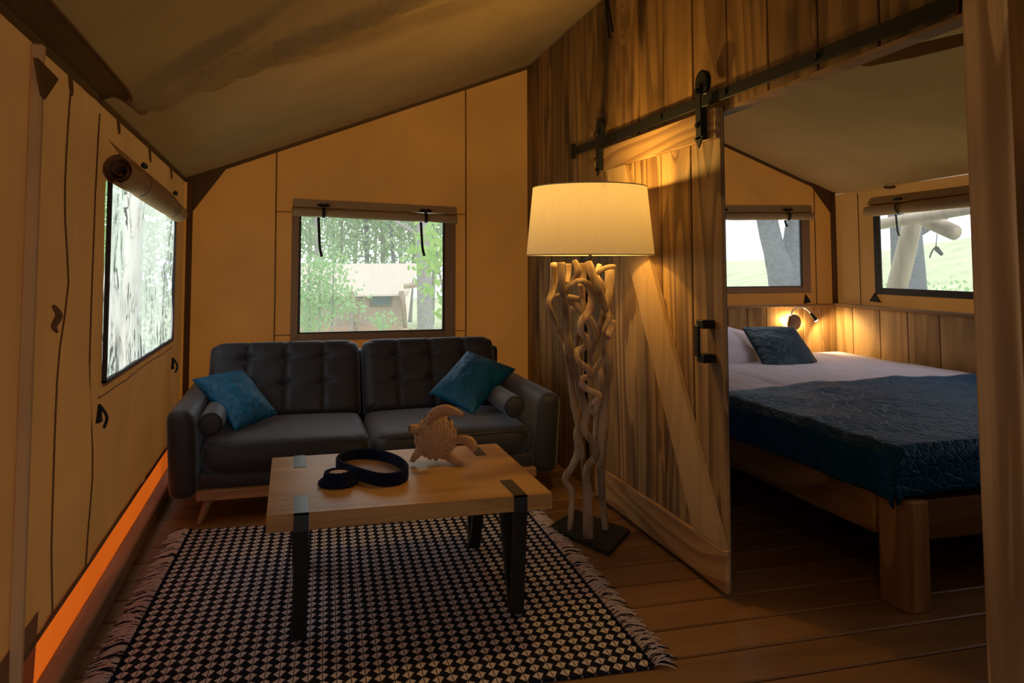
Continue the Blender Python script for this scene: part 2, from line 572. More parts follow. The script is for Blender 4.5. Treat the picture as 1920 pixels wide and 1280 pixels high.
def wl_off(y, z):
    e = min(1, max(0, (EAVE-z)/.3))*min(1, max(0, (z-.2)/.2))*min(1, (YB-y)/.2)
    o = .02*N3(y*1.1, z*.5, 3.3)*e
    o += .012*N3(y*4, z*.9, 8.1)*e
    for y0, z0, k in ((2.83, 1.25, -.6), (2.98, .95, .6), (3.08, 1.45, -.5), (3.2, .7, .4), (2.66, .8, .3), (2.2, 1.2, .2), (2.05, .9, -.2), (4.2, .62, 1.2)):
        d = (y-y0)+k*(z-z0)*.4
        o += .022*math.exp(-(d/.04)**2)*math.exp(-((z-z0)/.45)**2)
    return o


G().grid(len(ys), len(zs), lambda i, j: (XL+wl_off(ys[i], zs[j]), ys[i], zs[j] if zs[j] < EAVE-.001 else roof_z(XL, ys[i])),
         lambda i, j: WY0-.001 < (ys[i]+ys[i+1])/2 < WY1 and WZ0 < (zs[j]+zs[j+1])/2 < WZ1).put('canvas', M['canvas_l'], wl, True, fix=False)
# the near length of the wall is a flap that hangs to the floor in front of the skirt
yf_ = lin(YF, 2.66, .06); zf_ = lin(.004, .30, .05)
G().grid(len(yf_), len(zf_), lambda i, j: (XL+.008+.012*math.sin(yf_[i]*9)*(.3-zf_[j])/.3, yf_[i], zf_[j])).put('door_flap', M['canvas_l'], wl, True, fix=False)
# skirt below the hem
ys2 = lin(YF, YB, .06)
G().grid(len(ys2), 5, lambda i, j: (XL-.012+.006*math.sin(ys2[i]*23+N3(ys2[i], 0, 0)*4), ys2[i], -.02+.0615*j)).put('skirt', M['skirt'], wl, True, fix=False, label='glowing orange canvas skirt under the hem')
G().tube([(XL+.006, yy, .215+.008*N3(yy*2, 0, 0)) for yy in ys2], .006, 5).put('hem', M['seam'], wl)
for px_, z1 in ((115, 1.85), (172, 1.85)):
    yy = atX(px_, 600, XL).y
    G().tube([(XL+.004+wl_off(yy, z), yy+.008*N3(z*2, yy, 0), z) for z in lin(.22, z1, .1)], .003, 5).put('seam', M['seam'], wl)
for z0 in (WZ1+.04, WZ0-.05):
    G().tube([(XL+.003+wl_off(yy, z0), yy, z0) for yy in lin(WY0-.05, WY1+.05, .1)], .003, 4).put('seam', M['seam'], wl)
for (px_, py_) in ((131, 158), (221, 234), (280, 290), (320, 324)):
    p = atX(px_, py_, XL+.012)
    G().tube([p+Vector((0, -.012, .03)), p+Vector((.004, -.014, -.01)), p+Vector((.006, 0, -.035)), p+Vector((.004, .014, -.01)), p+Vector((0, .010, .03))], .004, 5, 3).put('toggle_loop', M['seam'], wl)
for (px_, py_) in ((183, 778), (322, 683)):
    p = atX(px_, py_, XL+.015)
    G().prism([p+Vector((0, -.03, -.025)), p+Vector((0, .03, -.03)), p+Vector((0, 0, .04))], (.012, 0, 0)).tube([p+Vector((.01, 0, .03)), p+Vector((.03, .01, -.01)), p+Vector((.02, .012, -.05))], .006, 5, 3).put('tie_down', M['black'], wl)
p = atX(99, 592, XL+.01)
G().tube([p+Vector((0, 0, .03)), p+Vector((.014, .012, 0)), p+Vector((.006, -.008, -.03)), p+Vector((.012, .006, -.05))], [.006, .012, .009, .004], 6, 3).put('cord_knot', M['seam'], wl)
G().box(XL-.01, XL+.06, YF, YB-.02, 0, .075, .012, 2).put('baseboard_left', M['sill'])
tag(bpy.data.objects['baseboard_left'], 'weathered timber sill along the floor below the orange skirt', 'baseboard', k='structure')

# pole sleeves and gussets
def gusset(name, pole, gus, thick, label, mat='sleeve', hw=.018):
    e = empty(name, pole[0], label, 'tent pole', k='structure')
    (x0, y0, z0), (x1, y1, z1) = pole
    G().box(x0-hw, x0+hw, y0-hw, y0+hw, z0, z1, .006).put('pole_sleeve', M[mat], e)
    G().prism(gus, thick).put('gusset', M['sleeve'], e)
    return e


gusset('trim_1', ((XL+.018, 2.43, .0), (XL+.018, 2.43, 1.9)), [atX(62, 108, XL+.03), atX(102, 148, XL+.03), atX(76, 186, XL+.03)], (.012, 0, 0), 'brown pole sleeve with gusset on near stretch of canvas side wall', 'sleeve_l', .016)
gusset('trim_2', ((XL+.04, YB-.04, .0), (XL+.04, YB-.04, 1.9)), [(XL+.03, YB-.045, 1.9), (XL+.27, YB-.045, 1.94), (XL+.03, YB-.045, 1.60)], (0, .012, 0), 'brown corner pole sleeve with gusset behind the sofa')
gusset('trim_3', ((XR-.04, YB-.04, .95), (XR-.04, YB-.04, 1.9)), [(XR-.03, YB-.045, 1.89), (XR-.26, YB-.045, 1.95), (XR-.03, YB-.045, 1.66)], (0, .012, 0), 'brown corner pole sleeve with gusset over the bed')

# ---- back wall (one canvas gable from the left eave to the right eave)
wb = empty('wall_back', (1.8, YB, 0), 'tan canvas gable wall behind sofa and bed head with two windows', 'wall', k='structure')
A0, A1 = atY(560, 500, YB).x, atY(833, 500, YB).x
AZ0, AZ1 = atY(700, 622, YB).z, 1.66
B0, B1 = 2.98, atY(1502, 500, YB).x
BZ0, BZ1 = atY(1432, 538, YB).z, 1.66
xs = segs([XL, A0, A1, RIDGE_X, B0, B1, XR], .08)
zb = segs([0, AZ0, BZ0, 1.66, EAVE], .08)
zt = [k/9 for k in range(1, 10)]


def wb_pt(i, j):
    x = xs[i]
    z = zb[j] if j < len(zb) else EAVE+(roof_z(x, YB)-EAVE)*zt[j-len(zb)]
    e = min(1, (x-XL)/.2, (XR-x)/.2)
    return (x, YB+(.012*N3(x*1.2, z, 1.7)+.006*N3(x*3.5, z*1.2, 5))*e, z)


def wb_skip(i, j):
    x = (xs[i]+xs[i+1])/2
    if j+1 >= len(zb): return False
    z = (zb[j]+zb[j+1])/2
    return (A0 < x < A1 and AZ0 < z < AZ1) or (B0 < x < B1 and BZ0 < z < BZ1)


G().grid(len(xs), len(zb)+len(zt), wb_pt, wb_skip).put('canvas', M['canvas'], wb, True, fix=False)
for px_, zz in ((516, None), (872, None)):
    x = atY(px_, 450, YB).x
    G().tube([(x, YB-.012, .05), (x+.004, YB-.014, 1.0), (x, YB-.012, roof_z(x, YB)-.02)], .005, 5).put('seam', M['seam'], wb)
x0, x1 = atY(516, 450, YB).x, atY(872, 450, YB).x
for yp in (397, 628):
    for xa, xb in ((x0, A0-.05), (A1+.05, x1)):
        z = atY(530, yp, YB).z
        G().tube([(xa, YB-.011, z), (xb, YB-.011, z)], .003, 4).put('seam', M['seam'], wb)
for xx in (atY(1527, 450, YB).x,):
    G().tube([(xx, YB-.012, .95), (xx, YB-.012, roof_z(xx, YB)-.02)], .004, 5).put('seam', M['seam'], wb)
p = atY(1515, 562, YB-.02)
G().prism([p+Vector((-.03, 0, -.03)), p+Vector((.03, 0, -.02)), p+Vector((-.015, 0, .045))], (0, .015, 0)).put('tie_down', M['black'], wb)
G().tube([(x, YB-.02, roof_z(x, YB)-.012) for x in lin(XL+.2, RIDGE_X, .2)], .014, 6).put('gable_hem', M['sleeve'], wb)
G().tube([(x, YB-.02, roof_z(x, YB)-.012) for x in lin(RIDGE_X, XR-.2, .2)], .014, 6).put('gable_hem', M['sleeve'], wb)

# ---- right wall of the bedroom
C0, C1 = 3.55, atX(1654, 480, XR).y
CZ0, CZ1 = atX(1740, 543, XR).z, 1.67
wr = empty('wall_right', (XR, 2, 0), 'tan canvas side wall of the bedroom with one window', 'wall', k='structure')
E0, E1 = 1.25, 2.95
ys3 = segs([YF, E0, E1, C0, C1, YB], .1)
zs3 = segs([0, CZ0, CZ1, EAVE], .1)
G().grid(len(ys3), len(zs3), lambda i, j: (XR+.012*N3(ys3[i]*1.3, zs3[j]*.7, 9), ys3[i], zs3[j] if zs3[j] < EAVE-.001 else roof_z(XR, ys3[i])),
         lambda i, j: (C0 < (ys3[i]+ys3[i+1])/2 < C1 or E0 < (ys3[i]+ys3[i+1])/2 < E1) and CZ0 < (zs3[j]+zs3[j+1])/2 < CZ1).put('canvas', M['canvas_b'], wr, True, fix=False)
yy = atX(1613, 450, XR).y
G().tube([(XR-.012, yy, .95), (XR-.012, yy, 1.84)], .004, 5).put('seam', M['seam'], wr)
p = atX(1642, 559, XR-.015)
G().prism([p+Vector((0, .06, -.025)), p+Vector((0, -.06, -.03)), p+Vector((0, .0, .04))], (-.012, 0, 0)).put('tie_down', M['black'], wr)
p = atX(1668, 352, XR-.03)
G().tube([p+Vector((0, .05, .01)), p, p+Vector((0, -.05, .005))], .012, 5, 2).put('eave_toggle', M['seam'], wr)

# unseen front gable canvas, added with a doorway to limit the daylight
fg = empty('wall_added_entrance', (.5, YF, 0), 'added unseen canvas front wall with a doorway that lets in daylight', 'wall', k='structure')
fx = segs([XL, -.2, 1.1, XP], .2); fz = segs([0, 2.0], .2)
G().grid(len(fx), len(fz)+4, lambda i, j: (fx[i], YF, fz[j] if j < len(fz) else 2.0+(roof_z(fx[i], YF)-2.0)*(j-len(fz)+1)/4 if roof_z(fx[i], YF) > 2.0 else min(2.0, roof_z(fx[i], YF))),
         lambda i, j: -.2 < (fx[i]+fx[i+1])/2 < 1.1 and j < len(fz)-1).put('canvas', M['canvas'], fg, True, fix=False)

# ---- windows
def window(name, axis, c, a0, a1, z0, z1, mat, bind, label, wid=(.05, .05, .05, .05), inner=1, amp=.004):
    """axis 'x': in a wall x=c spanning y; axis 'y': in a wall y=c spanning x. inner: direction into the room"""
    P = (lambda a, d, z: (c+d*inner, a, z)) if axis == 'x' else (lambda a, d, z: (a, c+d*inner, z))
    e = empty(name, P((a0+a1)/2, 0, z0), label, 'window', k='structure')
    A = lin(a0-.01, a1+.01, .03); Z = lin(z0-.01, z1+.01, .03)
    def fz(a, z):
        return amp*(N3(a*3, z*2, c)+.6*N3(a*9, z*4, c+4))
    G().grid(len(A), len(Z), lambda i, j: P(A[i], fz(A[i], Z[j]), Z[j])).put('pane', mat, e, True, fix=False)
    l, r, b, t = wid
    for (u0, u1, v0, v1) in ((a0-l, a0, z0-b, z1+t), (a1, a1+r, z0-b, z1+t), (a0, a1, z0-b, z0), (a0, a1, z1, z1+t)):
        q0, q1 = P(u0, .004, v0), P(u1, .016, v1)
        G().box(min(q0[0], q1[0]), max(q0[0], q1[0]), min(q0[1], q1[1]), max(q0[1], q1[1]), v0, v1, .002).put('frame', bind, e)
    return e


def edge_strips(e, axis, c, a0, a1, z0, z1, w_, inner):
    P = (lambda a, d, z: (c+d*inner, a, z)) if axis == 'x' else (lambda a, d, z: (a, c+d*inner, z))
    for (u0, u1, v0, v1) in ((a0, a0+w_, z0, z1), (a1-w_, a1, z0, z1), (a0, a1, z0, z0+w_*.6)):
        q0, q1 = P(u0, .002, v0), P(u1, .018, v1)
        G().box(min(q0[0], q1[0]), max(q0[0], q1[0]), min(q0[1], q1[1]), max(q0[1], q1[1]), v0, v1).put('edge_tape', M['binding_d'], e)


e1 = window('window_1', 'x', XL, WY0, WY1, WZ0, WZ1, M['film_c'], M['binding'], 'tall creased film window in the canvas wall left of the sofa', (.012, .012, .012, .03), 1, .02)
edge_strips(e1, 'x', XL, WY0-.016, WY1, WZ0, WZ1, .016, 1)
e2 = window('window_2', 'y', YB, A0, A1, AZ0, AZ1, M['film'], M['binding'], 'clear film window behind the sofa looking out to another tent', (.05, .08, .05, .03), -1)
edge_strips(e2, 'y', YB, A0, A1, AZ0, AZ1, .014, -1)
e3 = window('window_3', 'y', YB, B0, B1, BZ0, BZ1, M['film'], M['binding'], 'clear film window over the bed head showing a forked tree', (.05, .08, .05, .03), -1)
edge_strips(e3, 'y', YB, B0, B1, BZ0, BZ1, .012, -1)
e4 = window('window_4', 'x', XR, C0, C1, CZ0, CZ1, M['film'], M['binding_d'], 'clear film window in the bedroom side wall with dark border', (.05, .07, .05, .03), -1)


e5 = window('added_window', 'x', XR, E0, E1, CZ0, CZ1, M['film'], M['binding_d'], 'added unseen film window in the bedroom side wall, giving extra daylight', (.05, .07, .05, .03), -1)  # unseen window, added to bring cool daylight onto the bed


def rolled_flap(name, p0, p1, r, inward, label, straps, hang=0.0, open_end=False):
    """rolled canvas flap between p0 and p1; inward = unit vector into the room"""
    p0, p1, iw = Vector(p0), Vector(p1), Vector(inward)
    e = empty(name, p0, label, 'rolled blind', 'rolled canvas window flaps')
    n = 26
    ax = (p1-p0)
    up = Vector((0, 0, 1))
    V, Fc = [], []
    turns = 2.6
    K = 46
    for i in range(n+1):
        t = i/n
        c = p0+ax*t
        rr = r*(1+.06*N3(t*5, r*9, p0.x))
        for st, _ in straps:
            rr *= 1-.14*math.exp(-((t-st)*ax.length/.05)**2)
        for k in range(K):
            s = k/(K-1)
            ang = PI*.5+s*turns*2*PI
            q = rr*(1-.72*s)
            V.append(c+up*(math.sin(ang)*q)+iw*(math.cos(ang)*q))
    for i in range(n):
        for k in range(K-1): Fc.append([i*K+k, i*K+k+1, (i+1)*K+k+1, (i+1)*K+k])
    G().add(V, Fc).put('roll', M['roll'], e, True, fix=False)
    # the sheet running up from the roll to the wall
    G().add([p0+up*r, p1+up*r, p1+up*(r+.055)-iw*r*.7, p0+up*(r+.055)-iw*r*.7, p0+up*r+iw*.002, p1+up*r+iw*.002, p1+up*(r+.055)-iw*(r*.7-.002), p0+up*(r+.055)-iw*(r*.7-.002)],
            [(0, 1, 2, 3), (7, 6, 5, 4), (0, 4, 5, 1), (3, 2, 6, 7), (0, 3, 7, 4), (1, 5, 6, 2)]).put('flap_sheet', M['roll'], e)
    axn = ax.normalized()
    for t, L in straps:
        c = p0+ax*t
        rr = r*.9
        pts = [c+up*(math.sin(a)*(rr+.004))+iw*(math.cos(a)*(rr+.004)) for a in [PI*.62-k*.30 for k in range(12)]]
        g = G()
        for a, b in zip(pts[:-1], pts[1:]): g.add([a-axn*.011, a+axn*.011, b+axn*.011, b-axn*.011], [(0, 1, 2, 3)])
        so_ = g.put('strap', M['black'], e, fix=False)
        b0 = c+up*(r+.012)+iw*r*.45
        G().tube([b0-axn*.045, b0-axn*.02+up*.004, b0, b0+axn*.02+up*.004, b0+axn*.04], [.006, .012, .009, .012, .006], 6).put('buckle', M['black'], so_)
        if L:
            s0 = c-axn*.035-up*r*.9+iw*r*.3
            G().tube([s0, s0-up*L*.4+axn*.006, s0-up*L*.75+axn*.012, s0-up*L+axn*.026], .009, 6, 3, squash=(1, .3)).put('strap_tail', M['black'], so_)
    return e


rolled_flap('rolled_blind', atX(222, 318, XL+.075), atX(336, 400, XL+.06), .058, (1, 0, 0), 'rolled canvas flap above the creased side window, end showing a spiral', ((.22, 0), (.78, 0)))
rolled_flap('rolled_blind', atY(549, 396, YB-.05), atY(857, 411, YB-.05), .036, (0, -1, 0), 'slightly slanting rolled canvas flap over the window behind the sofa', ((.18, .27), (.80, .24)))
rolled_flap('rolled_blind', Vector((B0-.06, YB-.05, atY(1365, 407, YB-.05).z)), atY(1524, 405, YB-.05), .036, (0, -1, 0), 'rolled canvas flap over the window at the bed head', ((.30, 0), (.80, .05)))
rolled_flap('rolled_blind', atX(1626, 396, XR-.06), Vector((XR-.06, C0-.1, atX(1828, 372, XR-.06).z)), .05, (-1, 0, 0), 'rolled canvas flap over the bedroom side window, pinched by a strap', ((.20, .16), (.85, 0)))

# ---- ceilings
ce = empty('ceiling', (1, 2, 1.9), 'brown canvas roof lining over the sofa room, with folds near a seam', 'ceiling', k='structure')
xs4 = lin(XL, RIDGE_X, .02)
ys4 = lin(YF, YB, .03)
FOLDS = [((-.585, 3.22), (.05, 2.62), .030, .040), ((-.585, 3.21), (.75, 2.90), .048, .042), ((-.60, 3.24), (1.3, 3.42), .034, .050), ((-.57, 3.215), (-.05, 2.98), .022, .022), ((-.56, 3.2), (-.12, 3.12), .016, .016)]


def seg_d(px, py, a, b):
    ax, ay = a; bx, by = b
    t = ((px-ax)*(bx-ax)+(py-ay)*(by-ay))/((bx-ax)**2+(by-ay)**2)
    t = max(0, min(1, t))
    return math.hypot(px-ax-t*(bx-ax), py-ay-t*(by-ay)), t


def ceil_z(x, y):
    z = roof_z(x, y)
    s = math.sin(PI*min(1, max(0, (x-XL)/(RIDGE_X-XL))))
    z -= .035*s*math.sin(PI*((y/2.7) % 1))**2
    if y < 3.22: z -= .022*min(1, (x-XL)/.1)
    for a, b, amp, wd in FOLDS:
        d, t = seg_d(x, y, a, b)
        z -= 1.9*amp*math.exp(-(d/wd)**2)*math.sin(PI*min(1, .1+t*.85))*min(1, (x-XL)/.15)
    return z


G().grid(len(xs4), len(ys4), lambda i, j: (xs4[i], ys4[j], ceil_z(xs4[i], ys4[j]))).put('lining', M['roof'], ce, True, fix=False)
ys5 = lin(YF, 3.22, .1)
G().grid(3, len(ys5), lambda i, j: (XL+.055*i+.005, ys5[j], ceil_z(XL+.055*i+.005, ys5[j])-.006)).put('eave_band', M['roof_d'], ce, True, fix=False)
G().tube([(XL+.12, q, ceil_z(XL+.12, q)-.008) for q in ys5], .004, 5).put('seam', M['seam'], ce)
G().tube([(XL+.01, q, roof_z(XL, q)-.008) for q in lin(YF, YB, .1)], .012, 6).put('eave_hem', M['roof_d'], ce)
cb = empty('ceiling_bedroom', (3, 2, 1.9), 'brown canvas roof lining over the bed', 'ceiling', k='structure')
xs6 = lin(RIDGE_X, XR, .08)
G().grid(len(xs6), len(ys4), lambda i, j: (xs6[i], ys4[j], roof_z(xs6[i], ys4[j])-.03*math.sin(PI*(xs6[i]-RIDGE_X)/(XR-RIDGE_X))*math.sin(PI*((ys4[j]/2.7) % 1))**2)).put('lining', M['roof_b'], cb, True, fix=False)
G().box(RIDGE_X-.04, RIDGE_X+.04, YF, YB-.03, 2.70, 2.78, .012).put('ridge_beam', M['sleeve'], cb)

G().prism([atX(a, b, 1.86) for a, b in ((1590, 118), (1700, 86), (1822, 58), (1822, 78), (1700, 108), (1620, 124))], (.02, 0, 0)).put('ridge_hem', M['sleeve'], cb)

# ---- plank partition
wp = empty('wall_partition', (XP, 3, 0), 'scorched pine plank partition between the sofa room and the bedroom', 'wall', k='structure')
LINTEL = 1.912
OPEN0, OPEN1 = 1.66, 3.0
pw = .285
y = YB-.02
while y > YF:
    a, b = max(y-pw, YF)+.005, y-.005
    yc = (a+b)/2
    if yc < OPEN0 < b: b = 1.60
    top = roof_z(XP, yc)-.012
    z0 = LINTEL+.03*(2.86-yc)/1.2 if OPEN0 < yc < OPEN1 else .004
    off = R_.uniform(-.003, .003)
    if a < OPEN1 < b and False: pass
    g = G()
    g.prism([(XP+off, a, z0), (XP+off, a+.004, z0), (XP+off-.0, b, z0), (XP+off, b, roof_z(XP, b)-.012), (XP+off, a, roof_z(XP, a)-.012)], (.026, 0, 0))
    g = G().box(XP+off, XP+.026, a, b, z0, top, .003)
    g.put('plank', M['wall_z'], wp)
    y -= pw
G().box(XP+.027, XP+.06, OPEN1+.13, YB-.02, .004, 2.74).put('backing', M['sofa_in'], wp, label='added dark sheet that darkens the plank joints')  # dark sheets added so the gaps between planks read as shaded
G().box(XP+.027, XP+.04, YF, OPEN1+.12, LINTEL+.06, 2.74).put('backing', M['sofa_in'], wp, label='added dark sheet that darkens the plank joints')
G().box(XP+.041, XP+.10, OPEN0-.1, OPEN1+.1, LINTEL+.05, LINTEL+.13, .004).put('lintel_beam', M['door_y'], wp)
G().prism([(XP-.003, OPEN1+.02, LINTEL-.010), (XP-.003, OPEN0-.05, LINTEL+.022), (XP-.003, OPEN0-.05, LINTEL+.034), (XP-.003, OPEN1+.02, LINTEL+.002)], (.06, 0, 0)).put('lintel_edge', M['cap_x'], wp)
# bedroom side front wall (plain planks, closing the bedroom)
wf = empty('wall_front', (3, .9, 0), 'plank wall closing the bedroom towards the tent entrance', 'wall', k='structure')
for k in range(9):
    xa = XP+.12+k*.283
    G().box(xa, xa+.278, .9, .93, .004, min(roof_z(xa, .9), roof_z(xa+.28, .9))-.02, .003).put('plank', M['wall_z'], wf)

# big square post at the near side of the opening
pA, pB = 1.612*1.0276, 1.485*1.0276
ps = empty('trim_4', (XP, (pA+pB)/2, 0), 'thick square pine post at the near side of the bedroom opening', 'post', k='structure')
G().box(XP-.012, XP+.115, pB, pA, 0, roof_z(XP, pB)-.02, .006, 2).put('post', M['post_z'], ps)

# ---- black rail
rl = empty('barn_door_rail', (XP-.03, 3, 1.97), 'long black iron sliding rail above the bedroom opening', 'rail')
RX = XP-.028
ya, yb_ = 1.66, atX(1071, 290, RX).y
G().box(RX-.004, RX+.004, ya, yb_, 1.945, 1.993, .002).put('bar', M['iron'], rl)
k = 0
yy = yb_-.12
while yy > ya+.05:
    G().lathe([(.0, -.012), (.013, -.012), (.013, .026), (0, .026)], (RX, yy, 1.969), 12, 'x').put('standoff', M['iron'], rl, label='round bolt holding the rail off the planks')
    yy -= .57
g = G().box(RX-.012, RX+.012, yb_-.05, yb_-.02, 1.93, 2.02, .003)
g.put('stop', M['iron'], rl)

# ---- sliding door
DX = XP-.022   # face of door planks
D0, D1 = atX(1368, 660, DX+.02).y, 4.225
DZ0, DZ1 = .018, 1.935
dr = empty('door_1', (DX, 3.5, 0), 'sliding pine barn door with one diagonal brace, pushed open beside the lamp', 'door', k='structure')
cuts = [D0]+[atX(q, 480, DX).y for q in (1298, 1241, 1190, 1147)]+[D1]
G().box(DX+.0165, DX+.0195, D0+.01, D1-.01, DZ0+.01, DZ1-.01).put('backing', M['sofa_in'], dr, label='added dark sheet that darkens the joints of the door planks')  # added inside the door: its dark colour gives the joints their shade
for a, b in zip(cuts[:-1], cuts[1:]):
    G().box(DX+R_.uniform(-.001, .001), DX+.016, a+.004, b-.004, DZ0, DZ1, .005).put('plank', M['door_z'], dr)
BX = DX-.022
bt0, bt1 = atX(1250, 290, BX).z, 1.915
G().box(BX, DX-.001, atX(1342, 230, BX).y, D1-.03, 1.797, 1.922, .004).put('top_board', M['door_y'], dr)
G().box(BX, DX-.001, atX(1361, 1070, BX).y, D1, .02, .185, .006, 2).put('bottom_board', M['door_y'], dr)
# diagonal brace from the top far corner to the bottom near corner
def dpt(x, y): q = atX(x, y, BX); return Vector((BX, q.y, q.z))
b_tl, b_bl = dpt(1136, 318), dpt(1300, 1012)
b_tr, b_br = dpt(1172, 312), dpt(1357, 1046)
for q in (b_tl, b_tr): q.z = 1.795
for q in (b_bl, b_br): q.z = .187
G().prism([b_tl, b_tr, b_br, b_bl], (.021, 0, 0)).put('brace', M['brace'], dr)
h0, h1 = dpt(1322, 609), dpt(1324, 668)
hd = G().box(BX-.042, BX-.03, h0.y-.016, h0.y+.016, h1.z, h0.z, .003)
hdo = hd.put('handle', M['iron'], dr)
for zz in (h0.z-.012, h1.z-.022):
    G().box(BX-.034, DX-.001, h0.y-.045, h0.y+.012, zz, zz+.034, .003).put('handle_foot', M['iron'], hdo)
for hp in (1129, 1322):
    yc = atX(hp, 280, BX).y
    g = G()
    g.box(BX-.03, BX-.024, yc-.022, yc+.022, 1.80, 2.03, .002)
    g.prism([(BX-.03, yc-.036, 1.812), (BX-.03, yc+.036, 1.812), (BX-.03, yc, 1.765)], (.006, 0, 0))
    g.box(BX-.026, BX, yc-.02, yc+.02, 1.80, 1.93, .002)
    ho = g.put('hanger', M['iron'], dr)
    G().lathe([(0, -.012), (.045, -.012), (.052, -.006), (.045, 0), (.045, .006), (.05, .01), (0, .01)], (BX-.010, yc-.01, 2.038), 20, 'x').put('wheel', M['iron'], ho)
    G().lathe([(0, -.042), (.012, -.042), (.014, -.03), (0, -.03)], (BX, yc, 2.0), 8, 'x').lathe([(0, -.042), (.01, -.042), (.012, -.03), (0, -.03)], (BX, yc, 1.86), 8, 'x').put('bolt', M['iron'], ho)

# ---- wainscot in the bedroom
wn = empty('wainscot', (3, YB-.04, 0), 'low pine plank wainscot with cap rail around the bed head', 'wainscot', k='structure')
WT = .935
x = XP+.10
while x < XR-.05:
    G().box(x+.002, min(x+.168, XR-.035), YB-.055, YB-.03, .004, WT, .003).put('plank', M['wains'], wn)
    x += .17
G().box(XP+.1, XR-.03, YB-.075, YB-.03, WT, WT+.022, .004).put('cap_rail', M['cap_x'], wn)
ycut = [YB-.056]+[atX(q, 640, XR-.04).y for q in (1603, 1654, 1706, 1766)]
while ycut[-1] > 1.2: ycut.append(ycut[-1]-.30)
for a, b in zip(ycut[1:], ycut[:-1]):
    G().box(XR-.055, XR-.03, a+.003, b-.003, .004, WT, .003).put('plank', M['wains'], wn)
G().box(XR-.078, XR-.03, 1.0, YB-.05, WT, WT+.026, .004).put('cap_rail', M['door_y'], wn)

# ================================================================== furniture
# ---- sofa
so = empty('sofa', (.43, 4.85, 0), 'charcoal tufted two seat sofa on a wooden plinth below the back window', 'sofa')
SX0, SX1 = -.445, 1.325
AF, AB = 4.32, 5.40
for xa, xb in ((SX0-.135, SX0), (SX1, SX1+.135)):
    bm = bmesh.new()
    g = G().box(xa, xb, AF, AB, .115, .565, .055, 5)
    for v in g.v:
        # the arm leans out a little and its top rolls towards the front
        t = (v.z-.11)/.45
        v.x += (t*t*.02)*(-1 if xa < 0 else 1)
        if v.y < AF+.06: v.y += .05*max(0, .4-t)
    g.put('arm', M['sofa'], so, True)
mid = .425
for xa, xb, sd in ((SX0+.004, mid-.002, 1), (mid+.002, SX1-.004, 2)):
    cs = [(xa, 5.12, .315), (xb, 5.12, .315), (xb, 4.335, .305), (xa, 4.335, .305)]
    def dz(u, v): return .018*math.sin(PI*u)*math.sin(PI*v)
    sc_ = cushion(cs, .165, 18, 28, dz, 0, 9).put('seat_cushion', M['sofa'], so, True)
    G().tube([(xa+.03, 4.345, .372), (xa+.3, 4.33, .376), (xb-.3, 4.33, .376), (xb-.02, 4.345, .372)], .004, 6).put('seat_piping', M['sofa'], sc_)
# two tufted back cushions
zb0, zb1, yb0, yb1 = .36, .785, 5.02, 5.27
for xa, xb in ((SX0-.03, mid-.006), (mid+.006, SX1-.03)):
    cs = [(xa, yb1, zb1), (xb, yb1, zb1), (xb, yb0, zb0), (xa, yb0, zb0)]
    def tuft(u, v):
        d = 0
        for s in (.25, .5, .75):
            d -= .018*math.exp(-((u-s)/.012)**2)
            for t in (.40, .74):
                d -= .030*math.exp(-((u-s)/.05)**2-((v-t)/.06)**2)
        for t in (.40, .74): d -= .006*math.exp(-((v-t)/.03)**2)
        return d
    cushion(cs, .21, 14, 72, tuft, 0, 15).put('back_cushion', M['sofa'], so, True)
G().box(SX0-.02, SX1+.02, 5.26, 5.40, .20, .74, .03, 3).put('back_frame', M['sofa'], so, True)
G().box(SX0+.006, SX1-.006, 4.36, 5.36, .165, .235, .012, 2).put('seat_base', M['sofa'], so, True)
G().box(SX0, SX1, 4.325, 5.3, .115, .163, .004).put('plinth', M['plinth'], so)
for lx, ly, dx, dy in ((SX0+.06, 4.37, -.045, -.03), (SX1-.06, 4.37, .045, -.03), (SX0+.06, 5.25, -.045, .03), (SX1-.06, 5.25, .045, .03)):
    G().tube([(lx+dx, ly+dy, 0.002), (lx, ly, .118)], [.013, .024], 10).put('leg', M['plinth'], so)

# bolsters (lie loose against the arms)
def bolster(px_, py_, r, label):
    c = atY(px_, py_, 4.40)
    prof = [(0, -.002), (r*.8, -.002), (r*.96, .004), (r, .02), (r, .46), (r*.96, .475), (0, .48)]
    o = empty('bolster_cushion', (c.x, 4.6, c.z-r), label, 'bolster', 'sofa bolsters')
    G().lathe(prof, (c.x, 4.40, c.z), 32, 'y').put('cover', M['sofa'], o, True)
    G().lathe([(r*.955, -.004), (r*.985, -.002), (r*1.0, .004)], (c.x, 4.40, c.z), 32, 'y').put('piping', M['sofa'], o, True)
    return o


bolster(394, 796, .061, 'charcoal bolster roll beside the sofa arm nearest the canvas side wall')
bolster(966, 763, .061, 'charcoal bolster roll beside the sofa arm nearest the lamp')


def throw(name, cs, T, mat, label, group, seed=1.0, n=36):
    cpt = sum((Vector(c) for c in cs), Vector())/4
    zmin = min(c[2] for c in cs)
    def d(u, v):
        return .010*N3(u*5+seed, v*5, seed)+.006*N3(u*13, v*11+seed, 2)+.004*abs(N3(u*20, v*6, seed*3))
    o = cushion(cs, T, 2.2, n, d, .06).put(name, mat, None, True, origin=(cpt.x, cpt.y, zmin))
    return tag(o, label, 'cushion', group)


throw('throw_cushion', [atY(359, 711, 4.92), atY(456, 693, 5.02), atY(521, 776, 4.72), atY(441, 808, 4.55)], .15, M['teal'],
      'teal velvet cushion resting on the bolster at the sofa end by the canvas side wall', 'teal sofa cushions', 1.3)
throw('throw_cushion', [atY(876, 657, 5.02), atY(968, 692, 4.92), atY(887, 776, 4.62), atY(803, 737, 4.80)], .15, M['teal'],
      'brighter teal velvet cushion standing on a corner at the sofa end by the lamp', 'teal sofa cushions', 4.1)

